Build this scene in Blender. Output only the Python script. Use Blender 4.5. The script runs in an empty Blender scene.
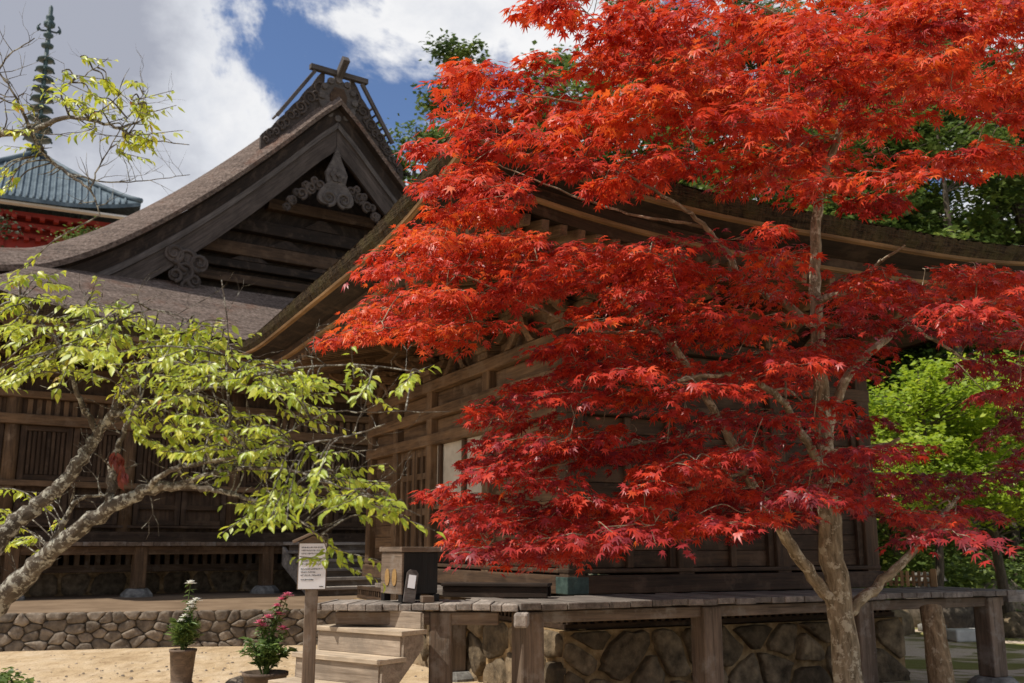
import bpy, math, random
import numpy as np
from mathutils import Vector, Matrix

random.seed(7)
rng = np.random.default_rng(11)
R = math.radians
SC = bpy.context.scene
COL = SC.collection

# ------------------------------------------------------------------ camera
F = 1024 * 35.0 / 36.0
PITCH = math.atan(203.5 / F)
EYE = 1.6
cam_d = bpy.data.cameras.new('camera')
cam_d.lens = 35
cam_d.sensor_width = 36
cam_d.clip_start = 0.05
cam_d.clip_end = 3000
cam_d.dof.use_dof = True
cam_d.dof.focus_distance = 7.3
cam_d.dof.aperture_fstop = 3.2
cam = bpy.data.objects.new('camera', cam_d)
cam.location = (0, 0, EYE)
cam.rotation_euler = (math.pi / 2 + PITCH, 0, 0)
COL.objects.link(cam)
SC.camera = cam
SC.render.resolution_x, SC.render.resolution_y = 1024, 683

# ------------------------------------------------------------------ sun, sky, exposure
SUN = Vector((-0.93, -0.36, 0)).normalized() * math.cos(R(58)) + Vector((0, 0, math.sin(R(58))))
sun_d = bpy.data.lights.new('sun', 'SUN')
sun_d.energy = 4.9
sun_d.angle = R(0.5)
sun_d.color = (1.0, 0.945, 0.86)
sun = bpy.data.objects.new('sun', sun_d)
sun.rotation_euler = (-SUN).to_track_quat('-Z', 'Y').to_euler()
sun.location = (-20, -15, 30)
COL.objects.link(sun)

W = bpy.data.worlds.new('World')
SC.world = W
W.use_nodes = True
SC.view_settings.view_transform = 'Standard'
SC.view_settings.look = 'None'
SC.view_settings.exposure = 0.0
SC.view_settings.gamma = 1
SC.cycles.max_bounces = 6
SC.cycles.transparent_max_bounces = 8
SC.cycles.use_denoising = True


class NT:
    """small helper to wire node trees"""
    def __init__(s, tree):
        s.t = tree
        s.t.nodes.clear()

    def n(s, typ, **kw):
        nd = s.t.nodes.new(typ)
        ins = kw.pop('i', {})
        for k, v in kw.items():
            setattr(nd, k, v)
        for k, v in ins.items():
            sock = nd.inputs[k]
            if isinstance(v, bpy.types.NodeSocket):
                s.t.links.new(v, sock)
            else:
                sock.default_value = v
        return nd

    def math(s, op, a, b=0.0, c=0.0, clamp=False):
        nd = s.n('ShaderNodeMath', operation=op, use_clamp=clamp, i={0: a, 1: b, 2: c})
        return nd.outputs[0]

    def ramp(s, fac, pts, interp='LINEAR'):
        nd = s.n('ShaderNodeValToRGB', i={0: fac})
        cr = nd.color_ramp
        cr.interpolation = interp
        while len(cr.elements) < len(pts):
            cr.elements.new(0.5)
        for e, (p, c) in zip(cr.elements, pts):
            e.position = p
            e.color = (*c, 1) if len(c) == 3 else c
        return nd.outputs[0]

    def mix(s, fac, a, b, mode='MIX'):
        nd = s.n('ShaderNodeMix', data_type='RGBA', blend_type=mode)
        for sock, v in ((nd.inputs[0], fac), (nd.inputs[6], a), (nd.inputs[7], b)):
            if isinstance(v, bpy.types.NodeSocket):
                s.t.links.new(v, sock)
            else:
                sock.default_value = v if not isinstance(v, tuple) or len(v) == 4 else (*v, 1)
        return nd.outputs[2]

    def noise(s, vec, scale, detail=4, rough=0.55, dist=0.0):
        return s.n('ShaderNodeTexNoise', i={'Vector': vec, 'Scale': scale, 'Detail': detail,
                                             'Roughness': rough, 'Distortion': dist}).outputs[0]

    def mapping(s, vec, scale=(1, 1, 1), loc=(0, 0, 0), rot=(0, 0, 0)):
        return s.n('ShaderNodeMapping', i={'Vector': vec, 'Scale': scale, 'Location': loc, 'Rotation': rot}).outputs[0]


def world_nodes():
    t = NT(W.node_tree)
    sky = t.n('ShaderNodeTexSky', sky_type='NISHITA', sun_disc=False)
    sky.sun_elevation = R(58)
    sky.sun_rotation = math.atan2(SUN.x, SUN.y)
    sky.altitude = 800
    sky.air_density = 1.0
    sky.dust_density = 0.6
    co = t.n('ShaderNodeTexCoord').outputs['Generated']
    sx = t.n('ShaderNodeSeparateXYZ', i={0: co})
    m = t.mapping(co, (1, 1, 1.5), CLOUD_LOC)
    n1 = t.noise(m, 3.6, 9, 0.6, 0.35)
    n2 = t.noise(m, 2.0, 5, 0.5, 0.2)
    # the bank of cloud over the pagoda to the west
    bank = t.n('ShaderNodeMapRange', i={0: sx.outputs[0], 1: -0.22, 2: -0.37, 3: 0.0, 4: 0.26}).outputs[0]
    n3 = t.noise(m, 11.0, 7, 0.6, 0.2)
    fine = t.math('SUBTRACT', n3, .5)
    cover = t.math('ADD', t.math('ADD', n1, bank), t.math('MULTIPLY', fine, .32))
    mask = t.ramp(cover, [(0.45, (0, 0, 0)), (0.55, (1, 1, 1))], 'EASE')
    thick0 = t.math('MULTIPLY', fine, .30)
    low = t.n('ShaderNodeMapRange', i={0: sx.outputs[2], 1: 0.46, 2: 0.26, 3: 0.0, 4: 0.13}).outputs[0]
    thick = t.math('ADD', t.math('MULTIPLY', n2, .55), t.math('MULTIPLY', n1, .55))
    thick = t.math('SUBTRACT', t.math('ADD', thick, t.math('MULTIPLY', bank, .85)), low)
    thick = t.math('ADD', thick, thick0)
    ccol = t.ramp(thick, [(0.50, (8.6, 8.6, 8.7)), (0.60, (6.7, 6.9, 7.4)), (0.76, (3.7, 3.9, 4.6))])
    skyc = t.mix(1.0, sky.outputs[0], (0.92, 0.99, 1.15, 1), 'MULTIPLY')
    full = t.mix(mask, skyc, ccol)
    bg = t.n('ShaderNodeBackground', i={0: full, 1: 0.108})
    out = t.n('ShaderNodeOutputWorld', i={0: bg.outputs[0]})


CLOUD_LOC = (2.9, 4.1, 0.1)
world_nodes()


# ------------------------------------------------------------------ pixel -> point (used to survey the place)
def at(px, py, D):
    dx = (px - 512) / F
    dz = (341.5 - py) / F
    c, s = math.cos(PITCH), math.sin(PITCH)
    d = Vector((dx, c - dz * s, s + dz * c))
    return Vector((0, 0, EYE)) + d * (D / d.y)


# ------------------------------------------------------------------ mesh builder
class MB:
    def __init__(s):
        s.v, s.f, s.loc, s.rnd, s.sm, s.hue = [], [], [], [], [], []

    def add(s, verts, faces, locs=None, rnd=None, smooth=False):
        o = len(s.v)
        r = random.random() if rnd is None else rnd
        off = Vector((r * 37.1, r * 17.3, r * 91.7))
        for k, p in enumerate(verts):
            s.v.append(tuple(p))
            l = locs[k] if locs is not None else p
            s.loc.append((l[0] + off.x, l[1] + off.y, l[2] + off.z))
            s.rnd.append(r)
        for fc in faces:
            s.f.append(tuple(i + o for i in fc))
            s.sm.append(smooth)

    def obox(s, c, ax, ay, az, hx, hy, hz, rnd=None, taper=1.0):
        """box at centre c with unit axes and half sizes (taper narrows the +z end)"""
        vs, ls = [], []
        h = (hx, hy, hz)
        order = sorted(range(3), key=lambda k: -h[k])
        for k in (-1, 1):
            tp = taper if k > 0 else 1.0
            for j in (-1, 1):
                for i in (-1, 1):
                    vs.append(c + ax * (i * hx * tp) + ay * (j * hy * tp) + az * (k * hz))
                    q = (i * hx, j * hy, k * hz)
                    ls.append((q[order[0]], q[order[1]], q[order[2]]))
        fs = [(0, 2, 3, 1), (4, 5, 7, 6), (0, 1, 5, 4), (2, 6, 7, 3), (1, 3, 7, 5), (0, 4, 6, 2)]
        s.add(vs, fs, ls, rnd)

    def beam(s, p0, p1, w, h, rnd=None, up=Vector((0, 0, 1))):
        p0, p1 = Vector(p0), Vector(p1)
        d = p1 - p0
        L = d.length
        d.normalize()
        side = d.cross(up)
        if side.length < 1e-4:
            side = Vector((1, 0, 0))
        side.normalize()
        u2 = side.cross(d).normalized()
        s.obox((p0 + p1) / 2, d, side, u2, L / 2, w / 2, h / 2, rnd)

    def tube(s, pts, radii, n=8, rnd=None, cap=True, wob=0.0):
        pts = [Vector(p) for p in pts]
        m = len(pts)
        vs, ls, fs = [], [], []
        prev = None
        along = 0
        for i, p in enumerate(pts):
            d = (pts[min(i + 1, m - 1)] - pts[max(i - 1, 0)])
            if d.length < 1e-9:
                d = Vector((0, 0, 1))
            d.normalize()
            if prev is None:
                a = d.cross(Vector((0.3, 0.2, 1)))
                if a.length < 1e-3:
                    a = d.cross(Vector((1, 0, 0)))
            else:
                a = prev - d * prev.dot(d)
            a.normalize()
            prev = a
            b = d.cross(a)
            if i:
                along += (p - pts[i - 1]).length
            for k in range(n):
                t = 2 * math.pi * k / n
                rr = radii[i] * (1 + (random.uniform(-wob, wob) if wob else 0))
                vs.append(p + (a * math.cos(t) + b * math.sin(t)) * rr)
                ls.append((along, math.cos(t) * radii[i], math.sin(t) * radii[i]))
        for i in range(m - 1):
            for k in range(n):
                k2 = (k + 1) % n
                fs.append((i * n + k, i * n + k2, (i + 1) * n + k2, (i + 1) * n + k))
        if cap:
            fs.append(tuple(range(n - 1, -1, -1)))
            fs.append(tuple((m - 1) * n + k for k in range(n)))
        s.add(vs, fs, ls, rnd, True)

    def lathe(s, base, prof, n=20, rnd=None, axis=Vector((0, 0, 1)), smooth=True):
        """prof: list of (radius, height)"""
        base = Vector(base)
        a = Vector((1, 0, 0)) if abs(axis.x) < 0.9 else Vector((0, 1, 0))
        b = axis.cross(a).normalized()
        a = b.cross(axis).normalized()
        vs, fs = [], []
        for r, h in prof:
            for k in range(n):
                t = 2 * math.pi * k / n
                vs.append(base + axis * h + (a * math.cos(t) + b * math.sin(t)) * r)
        for i in range(len(prof) - 1):
            for k in range(n):
                k2 = (k + 1) % n
                fs.append((i * n + k, i * n + k2, (i + 1) * n + k2, (i + 1) * n + k))
        fs.append(tuple(range(n - 1, -1, -1)))
        fs.append(tuple((len(prof) - 1) * n + k for k in range(n)))
        s.add(vs, fs, [p - base for p in vs], rnd, smooth)

    def prism(s, poly, off, rnd=None, locs=None):
        """polygon (list of points) extruded by vector off"""
        n = len(poly)
        vs = [Vector(p) for p in poly] + [Vector(p) + off for p in poly]
        fs = [tuple(range(n - 1, -1, -1)), tuple(range(n, 2 * n))]
        for i in range(n):
            j = (i + 1) % n
            fs.append((i, j, n + j, n + i))
        s.add(vs, fs, locs, rnd)

    def strip(s, A, B, rnd=None, smooth=True, locs=None, close=False):
        """quad strip between two polylines"""
        n = len(A)
        vs = list(A) + list(B)
        fs = []
        for i in range(n - 1 + (1 if close else 0)):
            j = (i + 1) % n
            fs.append((i, j, n + j, n + i))
        L, ls = 0, []
        for i in range(n):
            if i:
                L += (Vector(A[i]) - Vector(A[i - 1])).length
            ls.append((L, 0, 0))
        ls += [(l[0], (Vector(A[i]) - Vector(B[i])).length, 0) for i, l in enumerate(ls)]
        s.add(vs, fs, ls, rnd, smooth)

    def mesh(s, name, base=Vector((0, 0, 0))):
        me = bpy.data.meshes.new(name)
        v = np.array(s.v, dtype=np.float64) - np.array(base)
        me.from_pydata(v.tolist(), [], s.f)
        a = me.attributes.new('loc', 'FLOAT_VECTOR', 'POINT')
        a.data.foreach_set('vector', np.array(s.loc, dtype=np.float32).ravel())
        a = me.attributes.new('rnd', 'FLOAT', 'POINT')
        a.data.foreach_set('value', np.array(s.rnd, dtype=np.float32))
        me.polygons.foreach_set('use_smooth', s.sm)
        me.update()
        return me


def fix_normals(me):
    import bmesh
    bm = bmesh.new()
    bm.from_mesh(me)
    bmesh.ops.recalc_face_normals(bm, faces=bm.faces)
    bm.to_mesh(me)
    bm.free()


def part(name, mb, mat, parent, bevel=0.0, label=None, recalc=True):
    me = mb.mesh(name) if isinstance(mb, MB) else mb
    if recalc and isinstance(mb, MB):
        fix_normals(me)
    if mat is not None:
        me.materials.append(mat)
    o = bpy.data.objects.new(name, me)
    COL.objects.link(o)
    o.parent = parent
    if parent is not None:
        if parent.parent is None:
            o.matrix_parent_inverse = Matrix.Translation(-parent.location)
    if label:
        o['label'] = label
    if bevel:
        m = o.modifiers.new('bevel', 'BEVEL')
        m.width = bevel
        m.segments = 2
        m.limit_method = 'ANGLE'
        m.angle_limit = R(40)
    return o


def thing(name, label, cat, loc, group=None):
    o = bpy.data.objects.new(name, None)
    o.location = loc
    o.empty_display_size = 0.3
    COL.objects.link(o)
    o['label'] = label
    o['category'] = cat
    if group:
        o['group'] = group
    return o


def single(name, mb, mat, label, cat, base, group=None, bevel=0.0, kind=None):
    base = Vector(base)
    me = mb.mesh(name, base)
    fix_normals(me)
    me.materials.append(mat)
    o = bpy.data.objects.new(name, me)
    o.location = base
    COL.objects.link(o)
    if label:
        o['label'] = label
        o['category'] = cat
    if group:
        o['group'] = group
    if kind:
        o['kind'] = kind
    if bevel:
        m = o.modifiers.new('bevel', 'BEVEL')
        m.width = bevel
        m.segments = 2
        m.limit_method = 'ANGLE'
        m.angle_limit = R(40)
    return o


class Fr:
    """a building's own frame: a along its front to the right, b away from the front"""
    def __init__(s, o, ang):
        s.o = Vector((o[0], o[1], 0))
        s.u = Vector((math.cos(R(ang)), math.sin(R(ang)), 0))
        s.v = Vector((-math.sin(R(ang)), math.cos(R(ang)), 0))
        s.z = Vector((0, 0, 1))

    def p(s, a, b, z):
        return s.o + s.u * a + s.v * b + s.z * z

    def box(s, mb, a0, a1, b0, b1, z0, z1, rnd=None, taper=1.0):
        mb.obox(s.p((a0 + a1) / 2, (b0 + b1) / 2, (z0 + z1) / 2), s.u, s.v, s.z,
                abs(a1 - a0) / 2, abs(b1 - b0) / 2, abs(z1 - z0) / 2, rnd, taper)


# ------------------------------------------------------------------ materials
def new_mat(name):
    m = bpy.data.materials.new(name)
    m.use_nodes = True
    return m, NT(m.node_tree)


def attr(t, name, out='Vector'):
    return t.n('ShaderNodeAttribute', attribute_name=name).outputs[out]


def finish(t, col, rough=0.8, bump=None, bstr=0.3, bdist=0.02, spec=0.3, **kw):
    ins = {'Base Color': col, 'Roughness': rough, 'Specular IOR Level': spec}
    ins.update(kw)
    p = t.n('ShaderNodeBsdfPrincipled', i=ins)
    if bump is not None:
        b = t.n('ShaderNodeBump', i={'Height': bump, 'Strength': bstr, 'Distance': bdist})
        t.t.links.new(b.outputs[0], p.inputs['Normal'])
    t.n('ShaderNodeOutputMaterial', i={0: p.outputs[0]})
    return p


def wood(name, dark, light, rough=0.75, var=0.5, grain=1.0, stain=None):
    m, t = new_mat(name)
    loc, rnd = attr(t, 'loc'), attr(t, 'rnd', 'Fac')
    g1 = t.noise(t.mapping(loc, (1.1 * grain, 13 * grain, 13 * grain)), 1.0, 6, 0.6, 0.6)
    g2 = t.noise(t.mapping(loc, (3.0 * grain, 70 * grain, 70 * grain)), 1.0, 3, 0.6)
    blot = t.noise(loc, 1.7, 4, 0.6)
    f = t.math('ADD', t.math('MULTIPLY', g1, 0.62), t.math('MULTIPLY', g2, 0.38))
    c = t.ramp(f, [(0.33, dark), (0.66, light)])
    val = t.math('ADD', t.math('MULTIPLY', rnd, var), 1.0 - var / 2)
    val = t.math('MULTIPLY', val, t.n('ShaderNodeMapRange', i={0: blot, 1: 0.3, 2: 0.7, 3: 0.68, 4: 1.25}).outputs[0])
    vv = t.n('ShaderNodeCombineColor', i={0: val, 1: val, 2: val}).outputs[0]
    c = t.mix(1.0, c, vv, 'MULTIPLY')
    if stain:
        sm = t.ramp(t.noise(loc, 3.1, 5, 0.7), [(0.52, (0, 0, 0)), (0.66, (1, 1, 1))])
        c = t.mix(t.math('MULTIPLY', sm, 0.7), c, (*stain, 1))
    h = t.math('ADD', t.math('MULTIPLY', g1, 0.6), t.math('MULTIPLY', g2, 0.4))
    finish(t, c, rough, h, 0.5, 0.012, 0.25)
    return m


M = {}
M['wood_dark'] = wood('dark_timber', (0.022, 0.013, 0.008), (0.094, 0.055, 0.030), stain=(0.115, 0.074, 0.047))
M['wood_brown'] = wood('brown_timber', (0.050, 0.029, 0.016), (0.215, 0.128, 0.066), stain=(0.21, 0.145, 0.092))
M['wood_gold'] = wood('golden_eave_timber', (0.10, 0.056, 0.024), (0.30, 0.18, 0.082))
M['wood_grey'] = wood('weathered_grey_timber', (0.13, 0.11, 0.095), (0.46, 0.40, 0.34), 0.85, 0.55, stain=(0.12, 0.10, 0.085))
M['wood_post'] = wood('weathered_post_timber', (0.065, 0.046, 0.032), (0.24, 0.175, 0.125), 0.85, 0.3, stain=(0.27, 0.235, 0.20))
M['wood_tread'] = wood('worn_stair_timber', (0.28, 0.215, 0.15), (0.58, 0.47, 0.34), 0.8, 0.3, stain=(0.32, 0.26, 0.20))
M['wood_silver'] = wood('silvered_carved_timber', (0.045, 0.038, 0.034), (0.145, 0.126, 0.115), 0.85, 0.3)
M['wood_deck'] = wood('old_shaded_verandah_board', (0.075, 0.062, 0.052), (0.27, 0.23, 0.195), 0.85, 0.45, stain=(0.08, 0.066, 0.055))  # grey boards darkened: the maple's shade is put into the colour
M['wood_shade_dark'] = wood('shade_blackened_timber', (0.009, 0.006, 0.0045), (0.042, 0.027, 0.018), stain=(0.07, 0.048, 0.034))  # overhang and under-eave shade put into a near-black brown
M['wood_riser'] = wood('worn_riser_timber', (0.16, 0.12, 0.085), (0.42, 0.34, 0.26), 0.85, 0.3, stain=(0.22, 0.18, 0.14))
M['wood_barge'] = wood('dark_barge_timber', (0.034, 0.027, 0.023), (0.110, 0.088, 0.076), 0.85, 0.3)  # a darker grey-brown than the silvered timber
M['wood_lantern'] = wood('fence_timber', (0.16, 0.09, 0.04), (0.42, 0.25, 0.11))


def mat_bark_roof():
    m, t = new_mat('cypress_bark_thatch')
    g = t.n('ShaderNodeNewGeometry').outputs['Position']
    n1 = t.noise(g, 14, 5, 0.65)
    n2 = t.noise(g, 1.1, 4, 0.6)
    n3 = t.noise(g, 55, 3, 0.7)
    c = t.ramp(n1, [(0.30, (0.075, 0.058, 0.050)), (0.52, (0.215, 0.165, 0.138)), (0.72, (0.36, 0.29, 0.245))])
    sp = t.ramp(n3, [(0.60, (0, 0, 0)), (0.74, (1, 1, 1))])
    c = t.mix(t.math('MULTIPLY', sp, 0.5), c, (0.42, 0.36, 0.32, 1))
    rust = t.ramp(n2, [(0.56, (0, 0, 0)), (0.72, (1, 1, 1))])
    c = t.mix(t.math('MULTIPLY', rust, 0.5), c, (0.20, 0.085, 0.05, 1))
    loc = attr(t, 'loc')
    crs = t.noise(t.mapping(g, (.6, .6, 9)), 1.0, 4, .7, .8)
    c = t.mix(.55, c, t.ramp(crs, [(.36, (.45, .43, .42)), (.62, (1.15, 1.12, 1.1))]), 'MULTIPLY')
    finish(t, c, 0.95, t.math('ADD', t.math('ADD', n1, n3), crs), 0.9, 0.05, 0.1)
    return m


def mat_bark_edge():
    m, t = new_mat('mossy_bark_edge')
    g = t.n('ShaderNodeNewGeometry').outputs['Position']
    loc = attr(t, 'loc')
    n1 = t.noise(t.mapping(loc, (26, 2.2, 2)), 1.0, 4, 0.6)
    n2 = t.noise(g, 3.2, 5, 0.65)
    n3 = t.noise(t.mapping(g, (6, 6, 60)), 1.0, 3, 0.6)
    c = t.ramp(t.math('ADD', t.math('MULTIPLY', n1, 0.5), t.math('MULTIPLY', n3, 0.5)),
               [(0.36, (0.014, 0.010, 0.007)), (0.62, (0.080, 0.056, 0.033))])
    moss = t.ramp(n2, [(0.46, (0, 0, 0)), (0.62, (1, 1, 1))])
    c = t.mix(t.math('MULTIPLY', moss, 0.4), c, (0.085, 0.075, 0.028, 1))
    finish(t, c, 0.95, t.math('ADD', n1, n3), 0.9, 0.03, 0.1)
    return m


def mat_noise(name, cols, scale=6, rough=0.9, bump=0.4, detail=6, bdist=0.02, spec=0.25, coords='pos', var=0.0):
    m, t = new_mat(name)
    g = t.n('ShaderNodeNewGeometry').outputs['Position'] if coords == 'pos' else attr(t, 'loc')
    n = t.noise(g, scale, detail, 0.62)
    k = len(cols)
    c = t.ramp(n, [(0.30 + 0.4 * i / (k - 1), cols[i]) for i in range(k)])
    if var:
        rnd = attr(t, 'rnd', 'Fac')
        val = t.math('ADD', t.math('MULTIPLY', rnd, var), 1.0 - var / 2)
        c = t.mix(1.0, c, t.n('ShaderNodeCombineColor', i={0: val, 1: val, 2: val}).outputs[0], 'MULTIPLY')
    finish(t, c, rough, n, bump, bdist, spec)
    return m


M['bark_roof'] = mat_bark_roof()
M['bark_edge'] = mat_bark_edge()
M['stone'] = mat_noise('grey_brown_stone', [(0.085, 0.068, 0.052), (0.19, 0.152, 0.115), (0.30, 0.245, 0.185)], 7, bump=0.9, bdist=.04, var=0.6)
M['stone_dark'] = mat_noise('dark_foundation_stone', [(0.055, 0.040, 0.024), (0.16, 0.118, 0.072), (0.29, 0.215, 0.13)], 6, bump=1.0, bdist=.05, var=0.9)
M['mortar'] = mat_noise('ochre_mortar', [(0.10, 0.062, 0.028), (0.27, 0.175, 0.080), (0.46, 0.33, 0.18)], 7)
M['earth_gap'] = mat_noise('packed_earth', [(0.05, 0.04, 0.03), (0.10, 0.08, 0.055)], 7)
M['plaster'] = mat_noise('off_white_plaster', [(0.42, 0.38, 0.31), (0.62, 0.57, 0.48)], 4, bump=0.1)
M['paper'] = mat_noise('white_paper', [(0.76, 0.775, 0.80), (0.81, 0.825, 0.85)], 3, 0.6, 0.02)
M['ink'] = mat_noise('black_ink', [(0.05, 0.05, 0.055), (0.09, 0.09, 0.095)], 20, 0.7, 0.0)
M['black_lacquer'] = wood('black_lacquered_board', (0.006, 0.005, 0.005), (0.016, 0.013, 0.011), 0.5)
M['gold'] = mat_noise('gold_leaf', [(0.26, 0.15, 0.055), (0.42, 0.26, 0.10)], 30, 0.45, 0.1)
M['copper'] = mat_noise('green_copper', [(0.022, 0.038, 0.033), (0.045, 0.075, 0.064), (0.08, 0.118, 0.10)], 9, 0.6)
M['copper_dark'] = mat_noise('dark_patina_bronze', [(0.030, 0.055, 0.060), (0.075, 0.115, 0.115)], 4, 0.55)
M['tile'] = mat_noise('blue_grey_tile', [(0.055, 0.080, 0.098), (0.095, 0.13, 0.155), (0.15, 0.195, 0.22)], 1.5, 0.6, 0.1)
M['vermilion'] = mat_noise('vermilion_paint', [(0.20, 0.018, 0.010), (0.30, 0.030, 0.015)], 1.5, 0.6, 0.05)
M['white_paint'] = mat_noise('white_wall', [(0.62, 0.6, 0.56), (0.72, 0.7, 0.66)], 2, 0.8, 0.05)
M['pot'] = wood('wooden_tub_stave', (0.05, 0.035, 0.025), (0.17, 0.12, 0.085), 0.7, 0.5)
M['soil'] = mat_noise('potting_soil', [(0.03, 0.02, 0.014), (0.07, 0.05, 0.035)], 30)
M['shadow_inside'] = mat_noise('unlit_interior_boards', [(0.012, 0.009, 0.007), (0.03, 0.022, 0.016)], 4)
M['petal_white'] = mat_noise('white_petal', [(0.82, 0.80, 0.72), (0.88, 0.87, 0.82)], 20, 0.6, 0.05)
M['petal_pink'] = mat_noise('pink_petal', [(0.62, 0.12, 0.22), (0.80, 0.32, 0.42)], 40, 0.6, 0.05)
M['stone_pale'] = mat_noise('pale_stone', [(0.42, 0.40, 0.37), (0.60, 0.57, 0.52)], 5)
M['stone_lantern'] = mat_noise('lichened_granite', [(0.09, 0.085, 0.075), (0.19, 0.18, 0.16), (0.32, 0.30, 0.265)], 9)


def mat_bark(name, cols, lichen=None, lscale=16, lth=0.52):
    m, t = new_mat(name)
    loc = attr(t, 'loc')
    g = t.n('ShaderNodeNewGeometry').outputs['Position']
    n1 = t.noise(t.mapping(loc, (7, 26, 26)), 1.0, 5, 0.65, 0.4)
    n2 = t.noise(g, lscale, 5, 0.7)
    c = t.ramp(n1, [(0.32, cols[0]), (0.66, cols[1])])
    if lichen:
        lm = t.ramp(n2, [(lth, (0, 0, 0)), (lth + 0.06, (1, 1, 1))])
        c = t.mix(t.math('MULTIPLY', lm, 0.85), c, (*lichen, 1))
    finish(t, c, 0.92, t.math('ADD', n1, n2), 0.9, 0.02, 0.15)
    return m


M['bark_maple'] = mat_bark('maple_bark', ((0.09, 0.066, 0.038), (0.36, 0.285, 0.185)), (0.50, 0.44, 0.32), 13, 0.53)
M['bark_plum'] = mat_bark('lichened_bark', ((0.045, 0.036, 0.028), (0.16, 0.13, 0.10)), (0.44, 0.42, 0.35), 30, 0.51)
M['bark_bg'] = mat_bark('woodland_bark', ((0.05, 0.04, 0.03), (0.15, 0.12, 0.09)))
M['bark_prop'] = mat_bark('rough_log_bark', ((0.12, 0.075, 0.04), (0.36, 0.25, 0.14)), (0.42, 0.34, 0.22), 14, 0.56)


def mat_leaf(name, stops, trans=0.45, rough=0.42, tint=(1, 1, 1), spec=0.45):
    """stops: colour ramp over the per-leaf value 'rnd'"""
    m, t = new_mat(name)
    rnd = attr(t, 'rnd', 'Fac')
    c = t.ramp(rnd, stops)
    g = t.n('ShaderNodeNewGeometry').outputs['Position']
    n = t.noise(g, 60, 2, 0.5)
    val = t.n('ShaderNodeMapRange', i={0: n, 1: 0.3, 2: 0.7, 3: 0.82, 4: 1.15}).outputs[0]
    c = t.mix(1.0, c, t.n('ShaderNodeCombineColor', i={0: val, 1: val, 2: val}).outputs[0], 'MULTIPLY')
    p = t.n('ShaderNodeBsdfPrincipled', i={'Base Color': c, 'Roughness': rough, 'Specular IOR Level': spec})
    tc = t.mix(1.0, c, (*tint, 1), 'MULTIPLY')
    tr = t.n('ShaderNodeBsdfTranslucent', i={0: tc})
    mx = t.n('ShaderNodeMixShader', i={0: trans, 1: p.outputs[0], 2: tr.outputs[0]})
    t.n('ShaderNodeOutputMaterial', i={0: mx.outputs[0]})
    return m


M['leaf_red'] = mat_leaf('red_maple_leaf', [(0.0, (0.14, 0.022, 0.028)), (0.25, (0.29, 0.032, 0.044)), (0.5, (0.50, 0.042, 0.028)),
                                            (0.8, (0.66, 0.070, 0.024)), (1.0, (0.76, 0.150, 0.032))], 0.38, 0.40, (1.15, 1.2, 0.9))
M['leaf_lime'] = mat_leaf('lime_leaf', [(0.0, (0.26, 0.36, 0.04)), (0.45, (0.46, 0.53, 0.06)), (0.85, (0.64, 0.62, 0.09)), (0.94, (0.58, 0.44, 0.12)), (1.0, (0.46, 0.18, 0.07))],
                          0.42, 0.38, (1.2, 1.15, 0.8), 0.5)
M['leaf_dead'] = mat_leaf('rust_leaf', [(0.0, (0.14, 0.022, 0.014)), (1.0, (0.22, 0.04, 0.02))], 0.25)
M['leaf_green'] = mat_leaf('bright_green_leaf', [(0.0, (0.15, 0.24, 0.022)), (0.6, (0.33, 0.44, 0.045)), (1.0, (0.50, 0.58, 0.075))], 0.48, 0.5, (1.25, 1.2, 0.8))
M['leaf_mid'] = mat_leaf('woodland_leaf', [(0.0, (0.045, 0.085, 0.018)), (0.6, (0.125, 0.185, 0.035)), (1.0, (0.26, 0.32, 0.06))], 0.42, 0.5)
M['leaf_dark'] = mat_leaf('conifer_needle', [(0.0, (0.022, 0.040, 0.018)), (0.6, (0.040, 0.066, 0.026)), (1.0, (0.08, 0.115, 0.045))], 0.2, 0.55)
M['leaf_pine'] = mat_leaf('pine_needle', [(0.0, (0.045, 0.080, 0.024)), (0.5, (0.11, 0.165, 0.040)), (1.0, (0.24, 0.30, 0.065))], 0.38, 0.55)
M['leaf_pot'] = mat_leaf('pot_plant_leaf', [(0.0, (0.06, 0.11, 0.03)), (1.0, (0.20, 0.29, 0.07))], 0.3, 0.45)


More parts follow.
